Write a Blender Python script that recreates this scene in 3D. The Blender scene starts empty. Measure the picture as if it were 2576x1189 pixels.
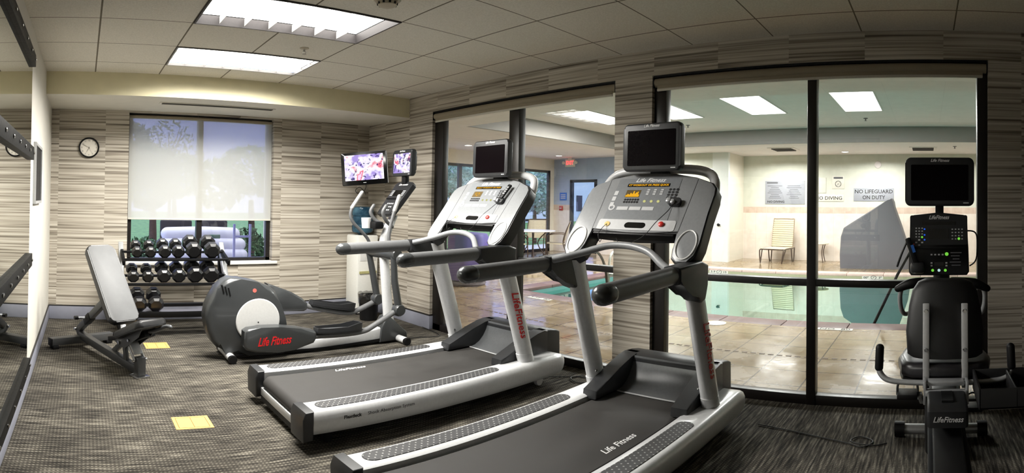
import bpy, bmesh, math, random
from mathutils import Vector, Matrix, Quaternion
random.seed(7)
PI = math.pi
SKY, EXPO = 3.7, 0.0
SC = bpy.context.scene
COL = SC.collection

# ------------------------------------------------------------------ materials
def lin(r, g, b):
    f = lambda c: (c/255)/12.92 if c/255 <= 0.04045 else ((c/255+0.055)/1.055)**2.4
    return (f(r), f(g), f(b), 1.0)

def new_mat(name):
    m = bpy.data.materials.new(name); m.use_nodes = True
    nt = m.node_tree; nt.nodes.clear()
    out = nt.nodes.new('ShaderNodeOutputMaterial')
    return m, nt, out

def N(nt, kind, **kw):
    n = nt.nodes.new(kind)
    for k, v in kw.items():
        if k.startswith('i_'):
            n.inputs[int(k[2:])].default_value = v
        else:
            setattr(n, k, v)
    return n

def principled(nt, out, color=(0.5, 0.5, 0.5, 1), rough=0.5, metal=0.0, spec=0.5, coat=0.0):
    p = nt.nodes.new('ShaderNodeBsdfPrincipled')
    p.inputs['Base Color'].default_value = color
    p.inputs['Roughness'].default_value = rough
    p.inputs['Metallic'].default_value = metal
    p.inputs['Specular IOR Level'].default_value = spec
    p.inputs['Coat Weight'].default_value = coat
    nt.links.new(p.outputs[0], out.inputs[0])
    return p

def mth(nt, op, a, b=None, c=None):
    n = nt.nodes.new('ShaderNodeMath'); n.operation = op
    for i, v in enumerate((a, b, c)):
        if v is None: continue
        if isinstance(v, (int, float)): n.inputs[i].default_value = v
        else: nt.links.new(v, n.inputs[i])
    return n.outputs[0]

def ramp(nt, fac, stops):
    r = nt.nodes.new('ShaderNodeValToRGB')
    el = r.color_ramp.elements
    while len(el) < len(stops): el.new(0.5)
    for e, (p, c) in zip(el, stops):
        e.position = p; e.color = c
    nt.links.new(fac, r.inputs[0])
    return r.outputs[0]

def mixc(nt, fac, a, b):
    m = nt.nodes.new('ShaderNodeMix'); m.data_type = 'RGBA'
    for s, v in ((0, fac), (6, a), (7, b)):
        if isinstance(v, (int, float, tuple)): m.inputs[s].default_value = v
        else: nt.links.new(v, m.inputs[s])
    return m.outputs[2]

def objco(nt):
    return nt.nodes.new('ShaderNodeTexCoord').outputs['Object']

def sep(nt, v):
    s = nt.nodes.new('ShaderNodeSeparateXYZ'); nt.links.new(v, s.inputs[0]); return s.outputs

def comb(nt, x, y, z):
    c = nt.nodes.new('ShaderNodeCombineXYZ')
    for i, v in enumerate((x, y, z)):
        if isinstance(v, (int, float)): c.inputs[i].default_value = v
        else: nt.links.new(v, c.inputs[i])
    return c.outputs[0]

def noise(nt, vec, scale, detail=3.0, rough=0.5):
    n = nt.nodes.new('ShaderNodeTexNoise')
    n.inputs['Scale'].default_value = scale; n.inputs['Detail'].default_value = detail
    n.inputs['Roughness'].default_value = rough
    nt.links.new(vec, n.inputs['Vector'])
    return n.outputs['Fac']

def bump(nt, p, h, strength=0.3, dist=0.005):
    b = nt.nodes.new('ShaderNodeBump'); b.inputs['Strength'].default_value = strength
    b.inputs['Distance'].default_value = dist
    nt.links.new(h, b.inputs['Height']); nt.links.new(b.outputs[0], p.inputs['Normal'])

MATS = {}
def plain(name, rgb, rough=0.5, metal=0.0, spec=0.5, var=0.12, scale=60.0, coat=0.0, bmp=0.0):
    """A solid material with a faint procedural mottling of its colour and gloss."""
    if name in MATS: return MATS[name]
    m, nt, out = new_mat(name)
    c = lin(*rgb)
    p = principled(nt, out, c, rough, metal, spec, coat)
    co = objco(nt); f = noise(nt, co, scale, 4)
    d = tuple(x*(1-var) for x in c[:3])+(1,); l = tuple(min(1, x*(1+var)) for x in c[:3])+(1,)
    nt.links.new(ramp(nt, f, [(0.3, d), (0.7, l)]), p.inputs['Base Color'])
    rr = nt.nodes.new('ShaderNodeMapRange'); rr.inputs[3].default_value = max(0.02, rough*0.85); rr.inputs[4].default_value = min(1, rough*1.15)
    nt.links.new(f, rr.inputs[0]); nt.links.new(rr.outputs[0], p.inputs['Roughness'])
    if bmp: bump(nt, p, noise(nt, co, scale*6, 2), bmp, 0.002)
    MATS[name] = m
    return m

def emit(name, rgb, strength):
    if name in MATS: return MATS[name]
    m, nt, out = new_mat(name)
    e = nt.nodes.new('ShaderNodeEmission'); e.inputs[0].default_value = lin(*rgb); e.inputs[1].default_value = strength
    nt.links.new(e.outputs[0], out.inputs[0]); MATS[name] = m
    return m

def thin_glass(name, tint=(1, 1, 1), refl=1.0, base=0.04, rough=0.0, gcol=(1, 1, 1)):
    if name in MATS: return MATS[name]
    m, nt, out = new_mat(name)
    t = nt.nodes.new('ShaderNodeBsdfTransparent'); t.inputs[0].default_value = (*tint, 1)
    g = nt.nodes.new('ShaderNodeBsdfGlossy'); g.inputs['Roughness'].default_value = rough; g.inputs[0].default_value = (*gcol, 1)
    lw = nt.nodes.new('ShaderNodeLayerWeight'); lw.inputs[0].default_value = 0.5
    f = mth(nt, 'POWER', lw.outputs['Facing'], 5.0)
    f = mth(nt, 'MULTIPLY_ADD', f, 0.96*refl, base*refl)
    mx = nt.nodes.new('ShaderNodeMixShader')
    nt.links.new(f, mx.inputs[0]); nt.links.new(t.outputs[0], mx.inputs[1]); nt.links.new(g.outputs[0], mx.inputs[2])
    nt.links.new(mx.outputs[0], out.inputs[0]); MATS[name] = m
    return m

# ------------------------------------------------------------------ mesh builder
class MB:
    def __init__(s): s.bm = bmesh.new()
    def ngon(s, pts):
        return s.bm.faces.new([s.bm.verts.new(p) for p in pts])
    def box(s, c, d, rot=None, bev=0.0, seg=2):
        r = bmesh.ops.create_cube(s.bm, size=1.0)
        vs = r['verts']
        M = Matrix.Translation(c) @ (rot.to_4x4() if rot is not None else Matrix.Identity(4)) @ Matrix.Diagonal((*d, 1))
        bmesh.ops.transform(s.bm, matrix=M, verts=vs)
        if bev > 0:
            es = list({e for v in vs for e in v.link_edges})
            bmesh.ops.bevel(s.bm, geom=es, offset=min(bev, 0.49*min(d)), segments=seg, profile=0.5, affect='EDGES')
        return s
    def bar(s, a, b, w, h=None, bev=0.0, up=(0, 0, 1)):
        a, b = Vector(a), Vector(b); h = w if h is None else h
        x = (b-a); L = x.length; x.normalize()
        y = Vector(up).cross(x)
        if y.length < 1e-4: y = Vector((0, 1, 0)).cross(x)
        y.normalize(); z = x.cross(y)
        return s.box((a+b)/2, (L, w, h), Matrix((x, y, z)).transposed(), bev)
    def prism(s, pts, lo, hi, axis='y', bev=0.0, seg=3):
        """Outline in the two remaining axes (in x,y,z order) swept along AXIS from LO to HI."""
        def P(p, t):
            return {'x': (t, p[0], p[1]), 'y': (p[0], t, p[1]), 'z': (p[0], p[1], t)}[axis]
        A = [s.bm.verts.new(P(p, lo)) for p in pts]; B = [s.bm.verts.new(P(p, hi)) for p in pts]
        fs = [s.bm.faces.new(A), s.bm.faces.new(B[::-1])]
        n = len(pts)
        for i in range(n):
            fs.append(s.bm.faces.new((A[i], B[i], B[(i+1) % n], A[(i+1) % n])))
        if bev > 0:
            es = [e for f in fs[:2] for e in f.edges]
            bmesh.ops.bevel(s.bm, geom=es, offset=bev, segments=seg, profile=0.5, affect='EDGES', clamp_overlap=True)
        return s
    def loft(s, rings, close=True, cap=True):
        R = [[s.bm.verts.new(p) for p in r] for r in rings]
        n = len(R[0])
        for a, b in zip(R, R[1:]):
            for i in range(n if close else n-1):
                s.bm.faces.new((a[i], a[(i+1) % n], b[(i+1) % n], b[i]))
        if cap and close:
            s.bm.faces.new(R[0][::-1]); s.bm.faces.new(R[-1])
        return s
    def tube(s, path, r, seg=12, closed=False, ell=1.0, up=None, smooth=0, dome=False):
        pts = [Vector(p) for p in path]
        if smooth: pts, r = spline(pts, r, smooth, closed)
        n = len(pts)
        rs = r if isinstance(r, (list, tuple)) else [r]*n
        tang = []
        for i in range(n):
            a = pts[(i-1) % n] if (closed or i > 0) else pts[i]
            b = pts[(i+1) % n] if (closed or i < n-1) else pts[i]
            tang.append((b-a).normalized())
        u = Vector(up) if up else (Vector((0, 0, 1)) if abs(tang[0].z) < 0.9 else Vector((1, 0, 0)))
        rings = []
        for i in range(n):
            t = tang[i]; u = (u - t*u.dot(t))
            if u.length < 1e-6: u = t.orthogonal()
            u.normalize(); v = t.cross(u)
            rings.append([pts[i] + (u*math.cos(2*PI*k/seg)*ell + v*math.sin(2*PI*k/seg))*rs[i] for k in range(seg)])
        if dome and not closed:
            def cap_(i, sg):
                o = []
                c0 = pts[i]
                for q in (0.35, 0.7, 0.9, 0.985):
                    k = math.sqrt(1-q*q)
                    o.append([c0 + (p-c0)*k + tang[i]*sg*rs[i]*q for p in rings[i]])
                return o
            rings = cap_(0, -1)[::-1] + rings + cap_(n-1, 1)
        if closed: s.loft(rings + [rings[0]], cap=False)
        else: s.loft(rings)
        return s
    def lathe(s, prof, c=(0, 0, 0), seg=24, axis='z', cap=True):
        rings = []
        for r, h in prof:
            ring = []
            for k in range(seg):
                a = 2*PI*k/seg; x, y = r*math.cos(a), r*math.sin(a)
                p = {'z': (x, y, h), 'y': (x, h, y), 'x': (h, x, y)}[axis]
                ring.append(Vector(p)+Vector(c))
            rings.append(ring)
        return s.loft(rings, cap=cap)
    def ball(s, c, r, sc=(1, 1, 1), seg=16):
        M = Matrix.Translation(c) @ Matrix.Diagonal((r*sc[0], r*sc[1], r*sc[2], 1))
        bmesh.ops.create_uvsphere(s.bm, u_segments=seg, v_segments=max(6, seg//2), radius=1, matrix=M)
        return s
    def xf(s, M):
        bmesh.ops.transform(s.bm, matrix=M, verts=s.bm.verts); return s
    def build(s, name, mat, parent=None, smooth=38, loc=None):
        bm = s.bm
        bmesh.ops.remove_doubles(bm, verts=bm.verts, dist=1e-6)
        bmesh.ops.recalc_face_normals(bm, faces=bm.faces)
        for f in bm.faces: f.smooth = True
        lim = math.radians(smooth)
        for e in bm.edges:
            e.smooth = (len(e.link_faces) == 2 and e.calc_face_angle(0) < lim)
        me = bpy.data.meshes.new(name); bm.to_mesh(me); bm.free()
        me.materials.append(mat)
        o = bpy.data.objects.new(name, me); COL.objects.link(o)
        if loc is not None: o.location = loc
        if parent is not None: o.parent = parent
        return o

def spline(pts, r, sub, closed=False):
    n = len(pts); P = []; Rr = []
    rs = r if isinstance(r, (list, tuple)) else [r]*n
    m = n if closed else n-1
    for i in range(m):
        g = (lambda k: pts[k % n]) if closed else (lambda k: pts[max(0, min(n-1, k))])
        p0, p1, p2, p3 = g(i-1), g(i), g(i+1), g(i+2)
        for k in range(sub):
            t = k/sub
            P.append(0.5*((2*p1)+(p2-p0)*t+(2*p0-5*p1+4*p2-p3)*t*t+(3*p1-p0-3*p2+p3)*t**3))
            Rr.append(rs[i]*(1-t)+rs[(i+1) % n]*t)
    if not closed: P.append(pts[-1]); Rr.append(rs[-1])
    return P, Rr

def rrect(w, h, r, seg=5, cx=0, cy=0):
    o = []
    for sx, sy, a0 in ((1, 1, 0), (-1, 1, 90), (-1, -1, 180), (1, -1, 270)):
        for k in range(seg+1):
            a = math.radians(a0+90*k/seg)
            o.append((cx+sx*(w/2-r)+r*math.cos(a), cy+sy*(h/2-r)+r*math.sin(a)))
    return o

def circ(r, n=24, cx=0, cy=0, ry=None):
    ry = r if ry is None else ry
    return [(cx+r*math.cos(2*PI*k/n), cy+ry*math.sin(2*PI*k/n)) for k in range(n)]

def tag(o, label=None, cat=None, group=None, kind=None):
    if label: o['label'] = label
    if cat: o['category'] = cat
    if group: o['group'] = group
    if kind: o['kind'] = kind
    return o

def thing(name, label, cat, loc=(0, 0, 0), rz=0.0, group=None):
    o = bpy.data.objects.new(name, None); COL.objects.link(o)
    o.empty_display_size = 0.1
    o.location = loc; o.rotation_euler = (0, 0, rz)
    return tag(o, label, cat, group)

def struct(name, mb, mat, parent=None):
    o = mb.build(name, mat, parent)
    o['kind'] = 'structure'
    return o

def frame(o, x, y):
    """4x4 matrix whose local x,y axes are X,Y at origin O (z = x cross y)."""
    x = Vector(x).normalized(); z = x.cross(Vector(y)).normalized(); y = z.cross(x)
    M = Matrix((x, y, z)).transposed().to_4x4(); M.translation = Vector(o)
    return M

def text(name, s, size, mat, parent, M, depth=0.0008, shear=0.0, bold=0.0, width=None, spacing=1.0):
    c = bpy.data.curves.new('txt', 'FONT'); c.body = s; c.size = size; c.extrude = depth; c.shear = shear
    c.offset = bold; c.align_x = 'CENTER'; c.align_y = 'CENTER'; c.resolution_u = 2; c.space_character = spacing
    o = bpy.data.objects.new('txt', c); COL.objects.link(o)
    bpy.context.view_layer.update()
    me = bpy.data.meshes.new_from_object(o.evaluated_get(bpy.context.evaluated_depsgraph_get()))
    bpy.data.objects.remove(o); bpy.data.curves.remove(c)
    if width:
        xs = [v.co.x for v in me.vertices]; k = width/max(1e-6, max(xs)-min(xs))
        me.transform(Matrix.Diagonal((k, 1, 1, 1)))
    me.transform(M); me.materials.clear(); me.materials.append(mat); me.name = name
    ob = bpy.data.objects.new(name, me); COL.objects.link(ob)
    if parent is not None: ob.parent = parent
    return ob

def carve(o, cutters):
    """Cut the closed meshes in CUTTERS (MB builders) out of object O for good."""
    tmp = []
    for mb in cutters:
        c = mb.build('cutter', o.data.materials[0]); tmp.append(c)
        m = o.modifiers.new('cut', 'BOOLEAN'); m.operation = 'DIFFERENCE'; m.object = c; m.solver = 'EXACT'
    bpy.context.view_layer.update()
    me = bpy.data.meshes.new_from_object(o.evaluated_get(bpy.context.evaluated_depsgraph_get()))
    o.modifiers.clear(); old = o.data; nm = old.name; o.data = me; bpy.data.meshes.remove(old); me.name = nm
    for c in tmp: bpy.data.objects.remove(c)

def copy_tree(o, parent=None):
    c = o.copy(); COL.objects.link(c)
    if parent is not None: c.parent = parent
    for ch in list(o.children): copy_tree(ch, c)
    return c
# ------------------------------------------------------------------ surface materials
def wallpaper(name, ax, off=0.0):
    m, nt, out = new_mat(name)
    p = principled(nt, out, rough=0.62, spec=0.3)
    s = sep(nt, objco(nt)); u, z = s[ax], s['Z']
    pan = mth(nt, 'FLOOR', mth(nt, 'MULTIPLY_ADD', u, 1/0.52, off))
    wn = nt.nodes.new('ShaderNodeTexWhiteNoise'); wn.noise_dimensions = '1D'; nt.links.new(pan, wn.inputs['W'])
    r = wn.outputs['Value']
    def streak(su, sz, det, rgh):
        v = comb(nt, mth(nt, 'MULTIPLY_ADD', u, su, mth(nt, 'MULTIPLY', r, 31.0)), mth(nt, 'MULTIPLY_ADD', z, sz, mth(nt, 'MULTIPLY', r, 17.0)), 0.0)
        return noise(nt, v, 1.0, det, rgh)
    a = streak(0.45, 36.0, 3.0, 0.55); b = streak(1.3, 95.0, 2.0, 0.5); c = streak(0.5, 9.0, 2.0, 0.5)
    f = mth(nt, 'MULTIPLY_ADD', b, 0.26, mth(nt, 'MULTIPLY_ADD', c, 0.20, mth(nt, 'MULTIPLY', a, 0.54)))
    col = ramp(nt, f, [(0.34, lin(74, 66, 58)), (0.43, lin(126, 118, 106)), (0.50, lin(176, 168, 154)), (0.62, lin(208, 202, 190))])
    nt.links.new(col, p.inputs['Base Color'])
    bump(nt, p, f, 0.25, 0.004)
    return m

def carpet_mat():
    m, nt, out = new_mat('carpet_loop')
    p = principled(nt, out, rough=0.95, spec=0.1)
    co = objco(nt); s = sep(nt, co); x, y = s['X'], s['Y']
    gx = mth(nt, 'SINE', mth(nt, 'MULTIPLY', x, 2*PI/0.020)); gy = mth(nt, 'SINE', mth(nt, 'MULTIPLY', y, 2*PI/0.026))
    g = mth(nt, 'MULTIPLY_ADD', mth(nt, 'MULTIPLY', gx, gy), 0.25, mth(nt, 'MULTIPLY', mth(nt, 'ADD', gx, gy), 0.16))
    st = noise(nt, comb(nt, mth(nt, 'MULTIPLY', x, 5.5), mth(nt, 'MULTIPLY', y, 75.0), 0.0), 1.0, 3, 0.6)
    bl = noise(nt, comb(nt, mth(nt, 'MULTIPLY', x, 2.0), mth(nt, 'MULTIPLY', y, 5.0), 0.0), 1.0, 3, 0.55)
    fi = noise(nt, co, 260.0, 2, 0.6)
    f = mth(nt, 'MULTIPLY_ADD', st, 0.85, mth(nt, 'MULTIPLY_ADD', g, 0.20, mth(nt, 'MULTIPLY_ADD', bl, 0.30, mth(nt, 'MULTIPLY', fi, 0.35))))
    col = ramp(nt, f, [(0.42, lin(11, 11, 11)), (0.62, lin(39, 37, 34)), (0.80, lin(79, 75, 68)), (0.96, lin(136, 131, 119))])
    nt.links.new(col, p.inputs['Base Color']); bump(nt, p, f, 0.6, 0.006)
    return m

GX0, GY0, TILE = 1.9142, 2.8769, 0.6096
def ceiling_mat():
    m, nt, out = new_mat('acoustic_tile')
    p = principled(nt, out, rough=0.85, spec=0.2)
    co = objco(nt); s = sep(nt, co)
    def line(v, o, w):
        q = mth(nt, 'FRACT', mth(nt, 'ADD', mth(nt, 'MULTIPLY_ADD', v, 1/TILE, -o/TILE), 50.0))
        d = mth(nt, 'MINIMUM', q, mth(nt, 'SUBTRACT', 1.0, q))
        return mth(nt, 'LESS_THAN', d, w/TILE)
    l = mth(nt, 'MAXIMUM', line(s['X'], GX0, 0.006), line(s['Y'], GY0, 0.0045))
    n = noise(nt, co, 90, 3, 0.6)
    base = ramp(nt, n, [(0.35, lin(218, 213, 200)), (0.65, lin(232, 227, 215))])
    nt.links.new(mixc(nt, l, base, lin(120, 112, 98)), p.inputs['Base Color'])
    bump(nt, p, mth(nt, 'SUBTRACT', mth(nt, 'MULTIPLY', n, 0.4), l), 0.5, 0.004)
    return m

def deck_mat():
    m, nt, out = new_mat('pool_deck_tile')
    p = principled(nt, out, rough=0.25, spec=0.55)
    co = objco(nt); s = sep(nt, co)
    def line(v, o, t, w):
        q = mth(nt, 'FRACT', mth(nt, 'ADD', mth(nt, 'MULTIPLY_ADD', v, 1/t, -o/t), 50.0))
        return mth(nt, 'LESS_THAN', mth(nt, 'MINIMUM', q, mth(nt, 'SUBTRACT', 1.0, q)), w/t)
    l = mth(nt, 'MAXIMUM', line(s['X'], 5.9, 0.395, 0.006), line(s['Y'], 2.62, 0.42, 0.006))
    n = noise(nt, co, 5, 5, 0.6); big = noise(nt, co, 1.4, 4, 0.6)
    base = ramp(nt, n, [(0.3, lin(128, 110, 84)), (0.7, lin(156, 137, 108))])
    nt.links.new(mixc(nt, l, base, lin(76, 62, 50)), p.inputs['Base Color'])
    nt.links.new(ramp(nt, big, [(0.4, (0.10,)*3+(1,)), (0.6, (0.32,)*3+(1,))]), p.inputs['Roughness'])
    bump(nt, p, mth(nt, 'SUBTRACT', mth(nt, 'MULTIPLY', noise(nt, co, 9, 3), 0.6), l), 0.35, 0.006)
    return m

def tile_wall_mat(name, ax, pa=(205, 206, 192), pb=(212, 213, 200)):
    m, nt, out = new_mat(name)
    p = principled(nt, out, rough=0.4, spec=0.4)
    co = objco(nt); s = sep(nt, co); z = s['Z']; u = s[ax]
    q = mth(nt, 'FRACT', mth(nt, 'MULTIPLY_ADD', u, 1/0.30, 40.0))
    jl = mth(nt, 'LESS_THAN', q, 0.02)
    band = mth(nt, 'MULTIPLY', mth(nt, 'GREATER_THAN', z, 1.225), mth(nt, 'LESS_THAN', z, 1.385))
    low = mth(nt, 'LESS_THAN', z, 1.225)
    n = noise(nt, co, 7, 4)
    paint = ramp(nt, n, [(0.3, lin(*pa)), (0.7, lin(*pb))])
    tile = ramp(nt, n, [(0.3, lin(226, 214, 202)), (0.7, lin(236, 226, 216))])
    bandc = ramp(nt, n, [(0.3, lin(196, 172, 156)), (0.7, lin(214, 194, 178))])
    c = mixc(nt, low, paint, mixc(nt, mth(nt, 'MULTIPLY', jl, 0.5), tile, lin(190, 176, 164)))
    c = mixc(nt, band, c, mixc(nt, jl, bandc, lin(222, 208, 196)))
    nt.links.new(c, p.inputs['Base Color'])
    return m

M_wall_back = wallpaper('striped_wallpaper_back', 'X', 0.56)
M_wall_right = wallpaper('striped_wallpaper_side', 'Y', 0.2)
M_carpet = carpet_mat(); M_ceil = ceiling_mat(); M_deck = deck_mat()
M_white = plain('white_wall_paint', (206, 203, 194), 0.7, var=0.03, scale=8)
M_soffit = plain('cream_soffit_paint', (222, 214, 180), 0.75, var=0.03, scale=8)
M_soffit_white = plain('soffit_white_paint', (222, 218, 206), 0.75, var=0.03, scale=8)
M_base = plain('grey_vinyl_base', (138, 140, 152), 0.55, var=0.05, scale=12)
M_basecap = plain('black_base_cap', (24, 22, 22), 0.5)
M_frame = plain('dark_bronze_aluminium', (22, 18, 16), 0.35, spec=0.5, var=0.2)
M_glass = thin_glass('window_glass', (0.97, 0.985, 0.98), 0.8, 0.045)
M_sill = plain('white_sill', (226, 224, 220), 0.45, var=0.03)
M_pwhite = plain('pool_ceiling_paint', (228, 220, 219), 0.8, var=0.03, scale=6)
M_pgrey = plain('pool_bulkhead_paint', (146, 142, 140), 0.75, var=0.04, scale=6)
M_pwall = tile_wall_mat('pool_wall_tile', 'Y')
M_pwall_daylight = tile_wall_mat('pool_wall_tile_daylight', 'Y', (160, 174, 196), (168, 182, 204))  # same tile wall, with the blue of the daylight put into its colour
M_daylight_wall = plain('daylight_blue_wall', (168, 180, 196), 0.7, var=0.03, scale=6)  # plain wall colour with the daylight's blue mixed in
M_cream = plain('pool_cream_wall', (226, 220, 206), 0.7, var=0.03, scale=6)

LX, RX, BY, FY, CZ = -0.378, 3.519, 6.014, -1.7, 2.608     # gym: left, right, back and front wall, ceiling height
XG = 3.585                                                    # plane of the pool windows' frames
# openings in the side wall (Y ranges) and in the back wall
WA, WB = (2.325, 4.66), (-0.40, 1.99); WTOP = 2.40
BW = (0.492, 2.208, 0.668, 2.365)

struct('floor', MB().box(((LX+RX)/2+0.05, (FY+BY)/2, -0.05), (RX-LX+0.30, BY-FY+0.2, 0.1)), M_carpet)
c = MB(); c.box(((LX+RX)/2, (FY+5.11)/2, CZ+0.22), (RX-LX+0.2, 5.11-FY+0.2, 0.04))   # upper void lid
struct('ceiling_void', c, M_pgrey)
# ceiling with the two light openings left out
LXa, LXb = GX0-2*TILE, GX0
L1 = (GY0, GY0+TILE); L2 = (GY0+2*TILE, GY0+3*TILE)
c = MB()
def slab(x0, x1, y0, y1): c.box(((x0+x1)/2, (y0+y1)/2, CZ+0.01), (x1-x0, y1-y0, 0.02))
slab(LX-0.05, LXa, FY-0.05, 5.12); slab(LXb, RX+0.08, FY-0.05, 5.12)
slab(LXa, LXb, FY-0.05, L1[0]); slab(LXa, LXb, L1[1], L2[0]); slab(LXa, LXb, L2[1], 5.12)
struct('ceiling', c, M_ceil)
# soffit over the back window
sf = struct('trim_1', MB().box(((LX+RX)/2, 5.115, 2.50), (RX-LX, 0.02, 0.235)), M_soffit)
struct('soffit_underside', MB().box(((LX+RX)/2, (5.105+BY)/2, 2.392), (RX-LX, BY-5.105, 0.02)), M_soffit_white, sf)
# walls
struct('wall_left', MB().box((LX-0.05, (FY+BY)/2, 1.31), (0.1, BY-FY+0.2, 2.62)), M_white)
w = MB()
def wb(x0, x1, z0, z1): w.box(((x0+x1)/2, BY+0.09, (z0+z1)/2), (x1-x0, 0.18, z1-z0))
wb(LX-0.1, BW[0], 0, 2.62); wb(BW[1], RX+0.15, 0, 2.62); wb(BW[0], BW[1], 0, BW[2]); wb(BW[0], BW[1], BW[3], 2.62)
struct('wall_back', w, M_wall_back)
w = MB()
def wr(y0, y1, z0, z1): w.box((RX+0.07, (y0+y1)/2, (z0+z1)/2), (0.14, y1-y0, z1-z0))
wr(WA[1], BY, 0, 2.62); wr(WB[1], WA[0], 0, 2.62); wr(FY, WB[0], 0, 2.62); wr(WA[0], WA[1], WTOP, 2.62); wr(WB[0], WB[1], WTOP, 2.62)
struct('wall_right', w, M_wall_right)
struct('wall_front', MB().box(((LX+RX)/2, FY-0.05, 1.31), (RX-LX+0.3, 0.1, 2.62)), plain('bounce_damping_dark', (70, 64, 58), 0.8))  # unseen wall, coloured dark to cut bounced light
# baseboards with a black cap bead
def baseboard(name, segs):
    b, k = MB(), MB()
    for (x0, y0, x1, y1) in segs:
        b.box(((x0+x1)/2, (y0+y1)/2, 0.078), (abs(x1-x0), abs(y1-y0), 0.152), bev=0.003)
        k.box(((x0+x1)/2, (y0+y1)/2, 0.160), (abs(x1-x0)+0.001, abs(y1-y0)+0.001, 0.012))
    o = struct(name, b, M_base); struct('cap_bead', k, M_basecap, o)
baseboard('baseboard_left', [(LX, FY, LX+0.012, BY)])
baseboard('baseboard_back', [(LX+0.012, BY-0.012, RX-0.012, BY)])
baseboard('baseboard_right', [(RX-0.012, WA[1], RX, BY), (RX-0.012, WA[1]-0.012, RX+0.05, WA[1])])

# back window: frame, mullion, two panes, sill and the roller shade
def boxes(lst, bev=0.0):
    b = MB()
    for (x0, x1, y0, y1, z0, z1) in lst: b.box(((x0+x1)/2, (y0+y1)/2, (z0+z1)/2), (x1-x0, y1-y0, z1-z0), bev=bev)
    return b
x0, x1, z0, z1 = BW; fy0, fy1 = BY+0.09, BY+0.15
wn = struct('window_1', boxes([(x0, x0+0.05, fy0, fy1, z0, z1), (x1-0.05, x1, fy0, fy1, z0, z1), (x0, x1, fy0, fy1, z0, z0+0.04), (x0, x1, fy0, fy1, z1-0.05, z1), (1.30, 1.365, fy0-0.01, fy1, z0, z1)]), M_frame)
for a, b in ((x0+0.05, 1.30), (1.365, x1-0.05)):
    struct('pane', boxes([(a, b, fy0+0.025, fy0+0.031, z0+0.04, z1-0.05)]), M_glass, wn)
struct('window_sill', boxes([(x0-0.02, x1+0.06, BY-0.03, BY+0.09, z0-0.03, z0+0.004)], 0.004), M_sill, wn)

# pool windows: dark frames with a middle post and a rail, four panes each
def pool_window(name, y0, y1, mull, bars, e0, e1):
    X0, X1 = XG-0.03, XG+0.05
    L = [(X0, X1, y0, y0+e0, 0, WTOP), (X0, X1, y1-e1, y1, 0, WTOP), (X0, X1, y0, y1, 0.0, 0.075), (X0, X1, y0, y1, WTOP-0.06, WTOP)]
    ys = sorted([y0+e0, *[q for m_ in mull for q in m_], y1-e1])
    for a, b in mull: L.append((X0-0.008, X1, a, b, 0, WTOP))
    for (a, b) in bars: L.append((X0, X1, a, b, 0.862, 0.912))
    o = struct(name, boxes(L, 0.004), M_frame)
    for i in range(0, len(ys), 2):
        for zz in ((0.075, 0.862), (0.912, WTOP-0.06)):
            struct('pane', boxes([(XG+0.008, XG+0.014, ys[i], ys[i+1], *zz)]), M_glass, o)
    return o
pool_window('window_2', WA[0], WA[1], [(3.388, 3.515)], [(WA[0]+0.015, WA[1]-0.1)], 0.015, 0.14)
pool_window('window_3', WB[0], WB[1], [(0.747, 0.81)], [(WB[0]+0.06, WB[1]-0.09)], 0.07, 0.1)
# ------------------------------------------------------------------ gym fixtures
M_black = plain('black_paint', (13, 13, 14), 0.5, spec=0.25)
M_blacksteel = plain('black_powder_coated_steel', (7, 7, 7), 0.55, spec=0.15)
M_silver = plain('silver_powder_coat', (176, 178, 180), 0.33, metal=0.35, var=0.05)
M_chrome = plain('polished_steel', (200, 200, 200), 0.18, metal=1.0, var=0.04)
M_louver = plain('louver_aluminium', (112, 110, 108), 0.4, metal=0.3, var=0.04)
M_lblade = plain('pale_louver_blade', (196, 194, 190), 0.5, var=0.03)
M_tube = emit('fluorescent_diffuser', (255, 252, 246), 10.0)
M_mirror, nt_, out_ = new_mat('mirror_silver')
principled(nt_, out_, (0.78, 0.80, 0.77, 1), 0.012, 1.0)
M_paper = plain('tan_paper', (214, 168, 92), 0.8, var=0.06, scale=30)
M_ink = plain('black_ink', (26, 24, 22), 0.6)
M_inkgrey = plain('grey_ink', (92, 92, 96), 0.6)
M_wtext = plain('white_lettering', (232, 232, 232), 0.5, var=0.02)
M_rtext = plain('red_lettering', (196, 22, 28), 0.45, var=0.04)

def lamp(name, loc, rot, sx, sy, power, spread=180, color=(1, 1, 1)):
    d = bpy.data.lights.new(name, 'AREA'); d.shape = 'RECTANGLE'; d.size = sx; d.size_y = sy
    d.energy = power; d.color = color; d.spread = math.radians(spread)
    o = bpy.data.objects.new(name, d); COL.objects.link(o); o.location = loc; o.rotation_euler = rot
    return o

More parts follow.
